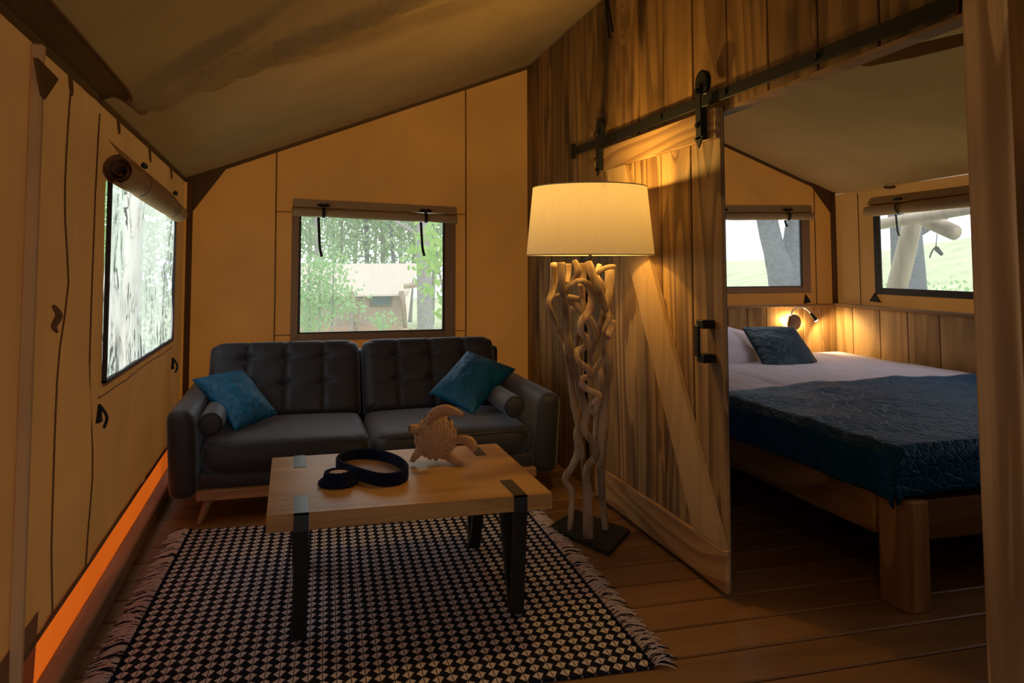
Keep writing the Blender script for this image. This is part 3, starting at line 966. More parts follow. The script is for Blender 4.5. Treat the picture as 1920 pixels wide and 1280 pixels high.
# ---- rug
RUG = [Vector((-.455, 4.245, 0)), Vector((1.195, 4.115, 0)), Vector((1.135, 2.435, 0)), Vector((-.535, 2.50, 0))]
rg = empty('rug', (.33, 3.3, 0), 'flat woven rug with navy and pale kite pattern and fringes under the coffee table', 'rug')
nu, nv = 34, 34
def rp(u, v, z=0):
    p = (RUG[0]*(1-u)+RUG[1]*u)*(1-v)+(RUG[3]*(1-u)+RUG[2]*u)*v
    return Vector((p.x, p.y, z))
V, UV = [], []
g = G()
for j in range(nv):
    for i in range(nu):
        u, v = i/(nu-1), j/(nv-1)
        V.append(rp(u, v, .008+.0025*N3(u*7, v*7, 1.1))); UV.append((u*1.66, v*1.72))
Fc = [[j*nu+i, j*nu+i+1, (j+1)*nu+i+1, (j+1)*nu+i] for j in range(nv-1) for i in range(nu-1)]
ring = [i for i in range(nu)]+[j*nu+nu-1 for j in range(1, nv)]+[(nv-1)*nu+i for i in range(nu-2, -1, -1)]+[j*nu for j in range(nv-2, 0, -1)]
k0 = len(V)
for r_ in ring: V.append(Vector((V[r_].x, V[r_].y, .001))); UV.append(UV[r_])
n_ = len(ring)
Fc += [[ring[a], k0+a, k0+(a+1) % n_, ring[(a+1) % n_]] for a in range(n_)]
g.add(V, Fc).put('woven_field', rug_mat(.0437, .0505), rg, False, uv=UV)
for side, sgn in ((0, -1), (1, 1)):
    # twisted edge cord
    g = G()
    for ph in (0, PI):
        g.tube([rp(side, t/120, .010)+Vector((.004*math.cos(t*1.5+ph), 0, .003*math.sin(t*1.5+ph))) for t in range(121)], .0035, 5)
    g.put('edge_cord', M['navy'], rg)
    gl_, gd = G(), G()
    t = 0.0
    while t < 1:
        lean = .5*N3(t*9, side*7, .3)+.35*N3(t*31, side*3, 2)
        for s in range(R_.choice((5, 6, 7))):
            tt = t+R_.uniform(-.004, .008)
            if not 0 <= tt <= 1: continue
            p = rp(side, tt, .007)
            L = R_.uniform(.055, .10)
            a = lean+R_.uniform(-.3, .3)
            d = Vector((sgn*math.cos(a), math.sin(a), 0))
            nn = Vector((-d.y, d.x, 0))
            cv = R_.uniform(-.025, .025)
            h = R_.uniform(.004, .014)
            pts = [p, p+d*L*.33+nn*cv*.3+Vector((0, 0, h)), p+d*L*.7+nn*cv+Vector((0, 0, h*.6)), p+d*L+nn*cv*1.8]
            for q in pts: q.z = max(q.z, .003)
            pts[-1].z = .003
            (gd if R_.random() < .22 else gl_).tube(pts, [.0022, .0024, .0022, .0016], 4, 2)
        t += .0085
    kind(gl_.put('fringe', plain('pale_fringe', (.60, .50, .50), .95), rg, fix=False), 'stuff')
    kind(gd.put('dark_fringe', M['navy'], rg, fix=False), 'stuff')

# ---- coffee table
TX0, TX1, TY0, TY1, TZ, TB = -.072, .94, 2.87, 3.71, .45, .392
ct = empty('coffee_table', (.43, 3.29, 0), 'oak coffee table with black flat steel legs standing on the rug', 'coffee table')
G().box(TX0, TX1, TY0, TY1, TB, TZ, .003).put('tabletop', M['table'], ct)
for lx in (.018, .792):
    for fy, s in ((TY0, 1), (TY1, -1)):
        w_ = .049
        g = G()
        # strap let into the top, folded down over the edge, then down to the floor and back up under the top
        prof = [(fy+s*.21, TZ+.0015), (fy-s*.004, TZ+.0015), (fy-s*.004, TB-.02), (fy+s*.055, .0115), (fy+s*.085, .0115), (fy+s*.235, TB-.001)]
        th = .010
        def strip(a, b, off):
            a, b = Vector((0, *a)), Vector((0, *b))
            g.prism([(lx, a.y, a.z), (lx+w_, a.y, a.z), (lx+w_, b.y, b.z), (lx, b.y, b.z)], off)
        y0_, y1_ = sorted((fy+s*.21, fy-s*.008))
        g.box(lx, lx+w_, y0_, y1_, TZ-.004, TZ+.002)
        g.put('strap', M['strap_top'], ct)
        g = G()
        y0_, y1_ = sorted((fy-s*.008, fy-s*.0005))
        g.box(lx, lx+w_, y0_, y1_, TB, TZ+.002)
        g.prism([(lx, fy-s*.008, TB), (lx, fy+s*.012, TB), (lx, fy+s*.078, .0115), (lx, fy+s*.045, .0115)], (w_, 0, 0))
        g.prism([(lx, fy+s*.25, TB), (lx, fy+s*.225, TB), (lx, fy+s*.06, .0115), (lx, fy+s*.085, .0115)], (w_, 0, 0))
        g.put('leg', M['tblk'], ct)

# oval crocheted tray: wall of stacked cord rounds on a wooden base
rim_px = [(633, 861), (640, 850), (660, 844), (690, 842), (722, 847), (748, 857), (762, 870), (760, 880), (742, 887), (712, 888), (680, 880), (650, 870)]
rim = [atZ(a, b, .497) for a, b in rim_px]
rim, _ = catmull(rim, [1]*len(rim), 6, True)
tc = sum(rim, Vector())/len(rim)
tr_ = empty('crochet_tray', (tc.x, tc.y, TZ), 'oval navy crocheted tray with brown wooden base on the coffee table', 'tray')
base = [Vector((p.x, p.y, TZ+.003)) for p in rim]
G().prism([Vector((tc.x+(p.x-tc.x)*.97, tc.y+(p.y-tc.y)*.97, TZ+.0025)) for p in rim], (0, 0, .005)).put('base', M['wooddisc'], tr_)
for k in range(5):
    pts = [Vector((p.x, p.y, TZ+.0075+k*.0095)) for p in rim]
    g = G()
    pts2 = []
    m_ = len(pts)
    for i in range(m_*3):
        t = i/3
        a = pts[int(t) % m_].lerp(pts[(int(t)+1) % m_], t % 1)
        pts2.append(a+Vector((0, 0, .0012*math.sin(i*2.1+k))))
    g.tube(pts2, [.0062+.0014*math.sin(i*1.05*2+k*2) for i in range(len(pts2))], 7, 0, True)
    g.put('cord_round', M['navy'], tr_, True)
q = atZ(746, 891, TZ+.025)
G().box(q.x-.012, q.x+.012, q.y-.012, q.y-.006, q.z-.004, q.z+.004).put('maker_tag', plain('pale_tag', (.4, .4, .42), .5), tr_)

# round crocheted coaster stack with a wooden disc
cc = atZ(634, 908, TZ)
cr = empty('crochet_coaster', (cc.x, cc.y, TZ), 'small round navy crocheted coaster pot with pale wooden disc beside the oval tray', 'coaster')
def ring_cord(r, z, th, nb, amp):
    n = nb*4
    return G().tube([(cc.x+(r+amp*math.sin(i*PI/2))*math.cos(2*PI*i/n), cc.y+(r+amp*math.sin(i*PI/2))*math.sin(2*PI*i/n), z+amp*.5*math.cos(i*PI/2)) for i in range(n)], th, 6, 0, True)
for r, z, th in ((.066, .0095, .009), (.058, .018, .008), (.047, .027, .008), (.046, .037, .008), (.044, .046, .007)):
    ring_cord(r, TZ+z, th, 16, .0035).put('cord_round', M['navy'], cr, True)
G().lathe([(0, .002), (.062, .002), (.05, .03), (0, .03)], (cc.x, cc.y, TZ), 24).put('core', M['navy'], cr)
G().lathe([(0, .040), (.036, .040), (.038, .043), (.036, .047), (0, .047)], (cc.x, cc.y, TZ), 24).put('wooden_disc', plain('pale_wood', (.45, .3, .21), .6, nz=.15), cr)

# ---- woven seagrass turtle standing on its rim
TYc = 3.42
def tp(x, y, dy=0): return atY(x, y, TYc+dy)
tcn = tp(817, 819)
tl = empty('woven_turtle', (tcn.x, TYc, TZ), 'plaited seagrass turtle figure standing upright on the coffee table', 'figurine')
su, sv = (tp(857, 819)-tp(777, 819)).length/2, (tp(817, 776)-tp(817, 862)).length/2
ang0 = .12
ey, ez = Vector((math.cos(YAW), -math.sin(YAW), 0)), Vector((0, 0, 1))
fw = Vector((-math.sin(YAW), -math.cos(YAW), 0))
g = G()
V, Fc = [], []
nr, ns = 14, 30
for i in range(nr+1):
    th = PI*i/nr
    for k in range(ns):
        a = 2*PI*k/ns
        V.append(tcn+ey*(su*.88*math.sin(th)*math.cos(a))+ez*(sv*.88*math.cos(th))+fw*(.047*math.sin(th)*math.sin(a)))
for i in range(nr):
    for k in range(ns): Fc.append([i*ns+k, i*ns+(k+1) % ns, (i+1)*ns+(k+1) % ns, (i+1)*ns+k])
g.add(V, Fc).put('body', M['weave_core'], tl, True)
def stitch(g, c, d, nrm, L, wd):
    d = d.normalized(); b = nrm.cross(d).normalized(); nn = d.cross(b).normalized()
    if nn.dot(nrm) < 0: nn = -nn
    prof = [(-.5, .15), (-.25, .8), (.1, 1), (.35, .7), (.5, .1)]
    V, Fc = [], []
    for t, s in prof:
        for k in range(5):
            a = PI*k/4
            V.append(c+d*(t*L)+b*(math.cos(a)*wd*s)+nn*(math.sin(a)*wd*.75*s-.001))
    for i in range(len(prof)-1):
        for k in range(4): Fc.append([i*5+k, i*5+k+1, (i+1)*5+k+1, (i+1)*5+k])
    g.add(V, Fc)
g = G()
cols = 13
for side in (1, -1):
    for ci in range(cols):
        x = -1+2*(ci+.5)/cols
        hh = math.sqrt(max(.02, 1-x*x))
        n_st = max(3, int(hh*10))
        for r in range(n_st):
            z = hh*(-1+2*(r+.5+(.5 if ci % 2 else 0)*.6)/n_st)
            rr = max(0, 1-x*x-z*z)
            dep = math.sqrt(rr)*.055
            c = tcn+ey*(x*su*.98)+ez*(z*sv*.98)+fw*(dep*side)
            nrm = (ey*(x/su*.05)+ez*(z/sv*.05)+fw*(side*(math.sqrt(rr)+.15))).normalized()
            tilt = .42 if ci % 2 else -.42
            d = ez+ey*(tilt*side)*.9
            d = d-nrm*d.dot(nrm)
            stitch(g, c, d, nrm, .040*R_.uniform(.85, 1.15), .0074)
kind(g.put('plaiting', M['grass_weave'], tl, True, fix=False), 'stuff')
def limb(name, pts, rads):
    rads = [r*.86 for r in rads]
    g = G().tube(pts, [r*.8 for r in rads], 8, 4, squash=(1, .75))
    nf = len(g.f)
    P, Rr = catmull([Vector(p) for p in pts], rads, 7)
    for i in range(1, len(P)-1):
        t = (P[i+1]-P[i-1]).normalized()
        for k in range(7):
            a = 2*PI*k/7+i*.45
            u = t.cross(fw).normalized(); w2 = t.cross(u)
            nr_ = (u*math.cos(a)+w2*math.sin(a)*.75)
            stitch(g, P[i]+nr_*Rr[i]*.95, t+(u*math.sin(a)*.6 if i % 2 else -u*math.sin(a)*.6), nr_.normalized(), .022, .0062)
    o = g.put(name, [M['grass_weave'], M['weave_core']], tl, True, fix=False)
    for k in range(nf): o.data.polygons[k].material_index = 1
    return o
limb('flipper', [tp(800, 790, -.03), tp(818, 774, -.06), tp(836, 769, -.09), tp(852, 772, -.11), tp(866, 777, -.12)], [.014, .027, .026, .017, .005])
limb('flipper', [tp(848, 828), tp(862, 824, -.02), tp(878, 826, -.04), tp(887, 836, -.06), tp(886, 842, -.06)], [.016, .018, .022, .020, .008])
limb('flipper', [tp(836, 852, -.02), tp(848, 859, -.05), tp(858, 865, -.07), tp(868, 869, -.08)], [.020, .021, .016, .009])
limb('flipper', [tp(790, 838, .0), tp(783, 849, .0), tp(776, 858, .0), tp(774, 862, .0)], [.021, .018, .012, .007])
limb('head', [tp(786, 804, .0), tp(778, 804, -.01), tp(770, 803, -.015)], [.02, .022, .016])

# ---- floor lamp
LC = Vector((1.385, 3.63, 0))
SHC = Vector((1.318, 3.452, 0))
lp = empty('floor_lamp', LC, 'driftwood floor lamp with big cream drum shade standing beside the barn door', 'floor lamp')
bp = [atZ(a, b, .0) for a, b in ((1029, 994), (1142, 1044), (1181, 1000), (1080, 962))]
G().prism([p+Vector((0, 0, .002)) for p in bp], (0, 0, .018)).put('base_plate', plain('black_steel_plate', (.008, .008, .008), .55), lp)
def lw(x, y, dep):
    z = .5
    for _ in range(3):
        Yp = LC.y+(SHC.y-LC.y)*min(1.1, max(0, z/1.3))
        q = atY(x, y, Yp+dep); z = q.z
    return q
BR = [
 ([(1052, 492), (1054, 532), (1057, 562), (1063, 592), (1065, 626), (1068, 652), (1074, 678), (1081, 705), (1090, 742), (1100, 776), (1096, 804), (1113, 832), (1116, 854), (1100, 880), (1101, 919), (1103, 1007)], [7, 6, 6.5, 7.5, 7.5, 7, 6.5, 6, 7, 7.5, 7.5, 7, 7, 7.5, 9, 10], -.07),
 ([(1039, 495), (1039, 523), (1035, 549), (1028, 566), (1032, 583), (1041, 604), (1050, 626), (1059, 645), (1062, 664), (1068, 690), (1071, 717), (1076, 759), (1084, 795), (1081, 815), (1085, 843), (1073, 874), (1060, 898), (1072, 922), (1071, 961), (1068, 992)], [7, 7.5, 6.5, 5.5, 5, 5.5, 5.5, 5, 5, 5.5, 5.5, 6.5, 6, 6, 7.5, 7, 6.5, 5.5, 5.5, 4.5], .0),
 ([(1062, 551), (1072, 534), (1088, 526), (1102, 534), (1110, 556), (1104, 583), (1090, 603), (1090, 622), (1101, 638), (1096, 651), (1081, 659), (1085, 677), (1102, 691), (1106, 704), (1089, 712), (1098, 727), (1124, 742), (1108, 759), (1113, 778)], [3.5, 4, 5, 6.5, 7, 7, 6.5, 6, 6.5, 6.5, 5.5, 5.5, 6, 6, 5.5, 5.5, 5.5, 5, 4], -.09),
 ([(1102, 492), (1112, 518), (1121, 542), (1129, 562), (1137, 583), (1141, 597), (1132, 621), (1132, 643), (1131, 666), (1119, 683), (1109, 699)], [8, 8, 8, 7, 6.5, 5, 4, 4, 4, 3.5, 3], -.085),
 ([(1144, 499), (1143, 531), (1141, 559), (1136, 583), (1127, 611), (1119, 631), (1112, 655), (1120, 690), (1127, 716), (1122, 755), (1117, 807), (1118, 850), (1127, 888)], [9, 9, 8, 8.5, 8, 7, 7, 8, 8, 7, 5.5, 5, 4], .04),
 ([(1119, 513), (1131, 504), (1143, 500), (1152, 500)], [4.5, 4.5, 4.5, 4], -.06),
 ([(1146, 590), (1143, 626), (1139, 652), (1141, 678), (1138, 705), (1134, 736), (1132, 792), (1128, 837), (1127, 877), (1128, 919), (1132, 956), (1136, 1003)], [4, 7, 7, 7, 7.5, 9, 9.5, 9, 8, 7, 5.5, 7], .03),
 ([(1089, 533), (1093, 557), (1097, 583), (1110, 604), (1117, 625), (1113, 647), (1108, 669), (1123, 690), (1127, 715), (1121, 740)], [6, 6, 6, 6, 5.5, 5, 5.5, 7, 6, 5], .0),
 ([(1062, 562), (1079, 571), (1094, 588), (1107, 617), (1112, 640)], [5, 5.5, 5.5, 5, 4], .02),
 ([(1038, 557), (1050, 553), (1068, 557), (1085, 560), (1102, 561)], [3.5, 4, 5, 5, 4], .06),
 ([(1071, 576), (1084, 587), (1090, 600), (1085, 623), (1080, 645), (1076, 670)], [4.5, 5, 4.5, 5, 5.5, 5.5], .05),
 ([(1077, 489), (1084, 508), (1077, 525), (1064, 538), (1060, 548)], [5, 6.5, 5, 5, 4], -.075),
 ([(1066, 494), (1066, 514), (1063, 532)], [5.5, 5, 4.5], .03),
 ([(1093, 493), (1093, 518), (1096, 540)], [7, 6.5, 6], .03),
 ([(1124, 497), (1119, 516), (1127, 530), (1133, 545)], [5, 5, 5, 5], .05),
 ([(1149, 600), (1144, 614), (1139, 632)], [7, 9, 6], .02),
 ([(1100, 690), (1092, 745), (1086, 800), (1092, 850), (1096, 890)], [5, 5.5, 5, 4.5, 4], .05),
]
for pts, rad, dep in BR:
    n_ = len(pts)
    P = [lw(x, y, dep+.03*math.sin(i*1.3+dep*40)) for i, (x, y) in enumerate(pts)]
    for p in P: p.z = max(p.z, .021)
    RR = [r/405*1.04 for r in rad]
    P2, R2 = catmull(P, RR, 6)
    R2 = [r*(1+.13*N3(p.x*30, p.y*30, p.z*22)) for p, r in zip(P2, R2)]
    G().tube(P2, R2, 9).put('branch', M['drift'], lp, True)
sb, st_ = atY(1104, 478, SHC.y).z, atY(1104, 352, SHC.y).z
G().tube([lw(1106, 1000, .03)*1, lw(1098, 700, .03), lw(1099, 560, .02), Vector((SHC.x, SHC.y, sb-.01)), Vector((SHC.x, SHC.y, sb+.13))], .0075, 8).put('stem', M['iron'], lp)
RB, RT = .292, .262
g = G().lathe([(RB, sb), (RT, st_)], (SHC.x, SHC.y, 0), 64)
shd = g.put('lamp_shade', M['shade'], lp, True, fix=False)
for r, z in ((RB, sb), (RT, st_)):
    G().tube([(SHC.x+r*math.cos(2*PI*k/64), SHC.y+r*math.sin(2*PI*k/64), z) for k in range(64)], .003, 5, 0, True).put('rim', plain('shade_trim', (.6, .52, .40), .8), shd, True)
g = G()
for k in range(3):
    a = 2*PI*k/3+.4
    g.tube([(SHC.x, SHC.y, st_-.05), (SHC.x+RT*.99*math.cos(a), SHC.y+RT*.99*math.sin(a), st_-.01)], .002, 5)
g.put('spider', M['iron'], shd)
G().lathe([(.0, .10), (.018, .10), (.018, .15), (.012, .155), (0, .155)], (SHC.x, SHC.y, sb), 14).put('socket', M['iron'], lp)
G().lathe([(.0, .235), (.014, .232), (.024, .215), (.026, .195), (.018, .17), (.013, .155)], (SHC.x, SHC.y, sb), 16).put('bulb', M['bulb'], lp, True)
lamp_light('floor_lamp_light', (SHC.x, SHC.y, sb+.275), 17, (1, .60, .13), .03)
# added warm fill light, unseen, to lighten the post and upper planks
lamp_light('added_warm_fill_light', (.75, .35, 2.15), 5, (1, .60, .22), .08)

# ---- bed
bd = empty('bed', (3.2, 4.1, 0), 'rustic pine double bed frame with block feet in the bedroom', 'bed')
BX0, BX1, BY0, BY1 = 2.20, 4.20, 2.56, 5.58
G().box(BX0, BX0+.06, BY0+.14, BY1, .245, .40, .006, 2).put('side_rail', M['bed_y'], bd)
G().box(BX1-.06, BX1, BY0+.14, BY1, .245, .40, .006, 2).put('side_rail', M['bed_y'], bd)
G().box(BX0+.115, BX1-.115, BY0+.02, BY0+.08, .245, .395, .006, 2).put('foot_rail', M['bed_x'], bd)
G().box(BX0+.06, BX1-.06, BY1-.06, BY1, .245, .40, .006).put('head_rail', M['bed_x'], bd)
for fx in (BX0+.012, BX1-.112):
    G().box(fx, fx+.10, BY0-.02, BY0+.135, 0, .405, .006, 2).put('leg', M['bed_z'], bd)
    G().box(fx, fx+.10, BY1-.155, BY1-.005, 0, .40, .006, 2).put('leg', M['bed_z'], bd)
for k in range(9):
    yy = BY0+.2+k*.33
    G().box(BX0+.06, BX1-.06, yy, yy+.09, .30, .325, .002).put('slat', M['bed_x'], bd)
mt = G().box(BX0+.015, BX1-.01, BY0+.09, BY1-.01, .40, .535, .03, 3).put('mattress', M['linen'])
tag(mt, 'white mattress on the pine bed, bare towards the pillows', 'mattress')
def top_z(x, y):
    return .575+.010*N3(x*2.2, y*1.6, .5)+.007*N3(x*5, y*4, 2)
def drape(name, x0, x1, y0, y1, dl, df, mat, zf, edge=None, step=.035, label=None, cat=None):
    """cloth over the mattress: hangs dl on the left side and df over the foot"""
    S = [(-1, k) for k in lin(-dl, 0, step)[:-1]]+[(0, k) for k in lin(0, x1-x0, step)]
    T = [k for k in (lin(-df, 0, step)[:-1] if df else [])]+lin(0, y1-y0, step)
    def P(i, j):
        s = S[i][1]; t = T[j]
        x = x0+max(s, 0); yy = y0+max(t, 0)
        if edge and t > 0:
            yy = y0+t*(edge(x)-y0)/(y1-y0)
        z = zf(x, yy)
        dd = max(-s if s < 0 else 0, -t if t < 0 else 0)
        if s < 0 and t < 0: dd *= .86
        r = .03
        z -= dd
        # round the shoulder
        if 0 <= s < r: z -= (r-math.sqrt(max(0, r*r-(r-s)**2)))*.9
        if df and 0 <= t < r: z -= (r-math.sqrt(max(0, r*r-(r-t)**2)))*.9
        if s < 0: x -= .012*N3(yy*5, s*6, 4)*min(1, -s/.05)+.005
        if t < 0: yy -= .012*N3(x*5, t*6, 7)*min(1, -t/.05)+.005
        return (x, yy, z)
    o = G().grid(len(S), len(T), P).put(name, mat, None, True, fix=False)
    m = o.modifiers.new('thickness', 'SOLIDIFY'); m.thickness = .008; m.offset = 1
    return tag(o, label, cat)
def blank_edge(x):
    return 3.86+.10*math.sin((x-2.2)*1.9)+.05*N3(x*3, 1, 1)+.12*(x-2.2)
def qz(x, y):
    return top_z(x, y)+.022+.010*N3(x*4, y*3, 6)+.006*N3(x*11, y*9, 3)+.018*math.exp(-((y-blank_edge(x)+.2)/.15)**2)*N3(x*3, y, 2)
drape('bed_throw', BX0-.012, BX1+.01, BY0+.008, 3.95, .185, .17, M['quilt'], qz, blank_edge, .03, 'quilted dark teal throw spread over the foot of the bed', 'bedspread')
def sz(x, y): return top_z(x, y)+.006*N3(x*9, y*3, 4)+.012*math.exp(-((x-2.72-.1*(y-4))/.02)**2)*-1
drape('bed_duvet', BX0+.005, BX1, 3.70, 5.50, .12, 0, M['linen'], sz, None, .03, 'white lilac duvet laid flat between throw and pillows', 'duvet')
def pill(name, cs, T, label, seed, mat=M['linen'], n=30, cat='pillow', grp='bed pillows'):
    return tag(throw(name, cs, T, mat, label, grp, seed, n), label, cat, grp)
pill('bed_pillow', [Vector((2.55, 5.56, .93)), atY(1418, 628, 5.56), atY(1432, 700, 5.06), Vector((2.55, 5.04, .60))], .20, 'white pillow propped against the plank wainscot behind the dark cushion', 2.2)
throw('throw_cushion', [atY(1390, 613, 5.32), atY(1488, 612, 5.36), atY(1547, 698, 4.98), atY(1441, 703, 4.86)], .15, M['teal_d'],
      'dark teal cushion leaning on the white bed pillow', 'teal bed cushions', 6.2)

# ---- wall lamp with gooseneck
wd = atY(1488, 604, YB-.085)
wlp = empty('wall_lamp', (wd.x, YB-.056, wd.z), 'small round reading lamp with gooseneck on the wainscot over the bed', 'wall lamp')
G().lathe([(0, -.03), (.058, -.03), (.063, -.024), (.063, -.004), (.05, 0), (0, 0)], (wd.x, YB-.072, wd.z), 28, 'y').put('disc', M['brass'], wlp, True)
G().lathe([(.030, .002), (.062, .002), (.062, .008), (.030, .008)], (wd.x, YB-.072, wd.z), 28, 'y').put('light_ring', M['led'], wlp)
gp = [atY(x, y, Y) for x, y, Y in ((1484, 592, YB-.10), (1485, 584, YB-.10), (1492, 578, YB-.11), (1502, 576, YB-.12), (1512, 579, YB-.13), (1521, 588, YB-.14))]
G().tube(gp, .0055, 8, 4).put('gooseneck', M['white_metal'], wlp, True)
ha, hb = atY(1520, 587, YB-.14), atY(1530, 600, YB-.15)
G().tube([ha, ha.lerp(hb, .3), ha.lerp(hb, .8), hb], [.008, .013, .015, .017], 12).put('lamp_head', M['iron'], wlp, True)
d_ = (hb-ha).normalized()
G().tube([hb, hb+d_*.006], .014, 12).put('lens', M['led'], wlp)
lamp_light('wall_lamp_light', (wd.x-.074, YB-.078, wd.z+.02), 1.6, (1, .62, .22), .012)
lamp_light('wall_lamp_light', (wd.x+.076, YB-.078, wd.z-.02), .9, (1, .62, .22), .012)
_l = bpy.data.lights.new('reading_spot_light', 'SPOT')
_l.energy, _l.color, _l.shadow_soft_size, _l.spot_size, _l.spot_blend = 7, (1, .68, .30), .012, 2.5, .6
_o = bpy.data.objects.new('reading_spot_light', _l)
COL.objects.link(_o)
_o.location = hb+d_*.02
_o.rotation_euler = (d_+Vector((.3, .1, 0))).to_track_quat('-Z', 'Y').to_euler()
sk = atY(1530, 669, YB-.07)
sko = tag(G().lathe([(0, -.018), (.028, -.018), (.034, -.01), (.034, .012), (0, .012)], (sk.x, YB-.068, sk.z), 20, 'y').lathe([(.0, -.03), (.012, -.03), (.014, -.018), (.0, -.018)], (sk.x, YB-.068, sk.z), 12, 'y').put('wall_socket', M['black'], None, True), 'round black socket on the wainscot below the reading lamp', 'socket')

# cords hanging from the ridge in front of the planks
co = empty('webbing_loop', Vector((XP-.02, 3.9, 2.6)), 'pair of thin black straps hanging from the roof over the partition', 'strap')
for a, b in (((1134, -40), (1143, 72)), ((1136, -40), (1149, 60))):
    p, q = atX(*a, XP-.02), atX(*b, XP-.02)
    G().tube([p, p.lerp(q, .5)+Vector((0, .01, 0)), q], .007, 6, 4, squash=(1, .35)).put('strap', M['black'], co)

# ================================================================== outside
gr = G()
xs7 = lin(-40, 60, 2.5); ys7 = lin(-15, 80, 2.5)
def ground_z(x, y): return -.75-.02*max(0, y-5)+.15*N3(x*.2, y*.2, 1)
gr.grid(len(xs7), len(ys7), lambda i, j: (xs7[i], ys7[j], ground_z(xs7[i], ys7[j])))
tag(gr.put('ground', M['meadow'], None, True, fix=False), 'green meadow outside the tent', 'ground', k='structure')


def hill_z(x, y):
    d = (x*.86+y*.51)
    t = min(1, max(0, (d-24)/26))
    az = math.atan2(x, y)
    return ground_z(x, y)-.3+(t*t*(3-2*t))*(1.3+1.9*min(1, max(0, (az-.62)/.25))+.75+.02*max(0, y-5)+.35)+.25*N3(x*.15, y*.15, 3)*t
hx, hy = lin(14, 75, 1.6), lin(4, 80, 1.6)
tag(G().grid(len(hx), len(hy), lambda i, j: (hx[i], hy[j], hill_z(hx[i], hy[j]))).put('hill', M['meadow'], None, True, fix=False), 'pale green meadow slope beyond the bedroom windows', 'hill', k='structure')


def leaves(g, c, rx, ry, rz, n, size, rnd, clump=9, spread=.28, shell=.35):
    for _ in range(max(1, n//clump)):
        while True:
            q = Vector((rnd.uniform(-1, 1), rnd.uniform(-1, 1), rnd.uniform(-1, 1)))
            if shell < q.length < 1: break
        b = Vector((c[0]+q.x*rx, c[1]+q.y*ry, c[2]+q.z*rz))
        for _k in range(clump):
            p = b+Vector((rnd.gauss(0, spread), rnd.gauss(0, spread), rnd.gauss(0, spread*.7)))
            a = Vector((rnd.gauss(0, 1), rnd.gauss(0, 1), rnd.gauss(0, .6))).normalized()
            u = a.orthogonal().normalized()
            v = a.cross(u)
            t = rnd.uniform(0, 6.28)
            u, v = u*math.cos(t)+v*math.sin(t), v*math.cos(t)-u*math.sin(t)
            s = size*rnd.uniform(.6, 1.3)
            g.add([p-u*s, p+v*s*.5, p+u*s, p-v*s*.5], [(0, 1, 2, 3)])


def tree(name, x, y, h, tr, crown, n, leaf, mat, bark, label, group=None, seed=0, lean=0.0, clump=9, spread=.28, limbs=5, cat='tree'):
    rnd = random.Random(seed)
    z0 = ground_z(x, y)
    e = empty(name, (x, y, z0), label, cat, group)
    pts = [Vector((x+lean*t+.06*N3(t*3, x, y)*h*.2, y, z0-.1+h*t)) for t in (0, .2, .4, .6, .8, 1)]
    G().tube(pts, [tr*1.25, tr, tr*.85, tr*.7, tr*.45, tr*.15], 10, 3).put('trunk', bark, e, True)
    cx, cy_, cz, rx, ry, rz = crown
    g = G()
    for k in range(limbs):
        t = rnd.uniform(.3, .9)
        i = min(4, int(t*5))
        b = pts[i].lerp(pts[i+1], t*5-i)
        a = rnd.uniform(0, 6.28)
        L = rnd.uniform(.4, .9)*rx
        G().tube([b, b+Vector((math.cos(a)*L*.5, math.sin(a)*L*.5, L*.3)), b+Vector((math.cos(a)*L, math.sin(a)*L, L*.7))], [tr*.3, tr*.2, tr*.06], 6, 2).put('branch', bark, e, True)
    g = G()
    leaves(g, (x+cx, y+cy_, z0+cz), rx, ry, rz, n, leaf, rnd, clump, spread)
    kind(g.put('foliage', mat, e, fix=False), 'stuff')
    return e


# neighbouring tent
nt = empty('safari_tent', (1.5, 23, ground_z(1.5, 23)), 'neighbouring cream roofed safari tent seen through the window behind the sofa', 'tent')
TYF, TYR = 22.0, 24.4
zt_, ze = atY(700, 497, TYR).z, atY(700, 549, TYF).z
xl_, xr_ = atY(520, 520, TYF).x-1.5, atY(762, 547, TYF).x
xrr = atY(783, 497, TYR).x
gz = ground_z(1.5, 23)
G().prism([(xl_, TYF-.25, ze-.08), (xr_, TYF-.25, ze-.08), (xrr, TYR, zt_), (xl_, TYR, zt_)], (0, .02, .05)).put('roof_sheet', M['tent_roof'], nt)
G().prism([(xl_, 2*TYR-TYF+.25, ze-.08), (xr_, 2*TYR-TYF+.25, ze-.08), (xrr, TYR, zt_), (xl_, TYR, zt_)], (0, .02, .05)).put('roof_sheet', M['tent_roof'], nt)
G().box(xl_, xr_-.05, TYF, TYF+.05, gz, ze).put('front_wall', M['tent_wall'], nt)
G().box(xl_, xr_-.04, TYF-.03, TYF+.0, gz, gz+.75).put('wall_skirt', plain('tent_skirt', (.5, .33, .24), .9), nt)
G().prism([(xr_-.05, TYF+.02, gz), (xr_+.3, 2*TYR-TYF, gz), (xr_+.3, 2*TYR-TYF, ze), (xrr-.1, TYR, zt_-.05), (xr_-.05, TYF+.02, ze)], (.03, 0, 0)).put('gable_wall', M['tent_pale'], nt)
for a, b in ((atY(610, 556, TYF-.01), atY(630, 574, TYF-.01)), (atY(694, 552, TYF-.01), atY(735, 574, TYF-.01))):
    wn_ = G().box(a.x, b.x, TYF-.05, TYF-.01, b.z, a.z, .01).put('tent_window', M['binding'], nt)
    G().box(a.x+.03, b.x-.03, TYF-.06, TYF-.049, b.z+.03, a.z-.03).put('tent_pane', M['tent_glass'], wn_)
for px_ in (664, 757):
    q = atY(px_, 600, TYF-.25)
    G().tube([(q.x-.08, TYF-.3, ze+.05), (q.x, TYF-.3, ze-.4), (q.x+.1, TYF-.3, gz-.1)], [.07, .06, .065], 8).put('log_post', M['logd'], nt, True)
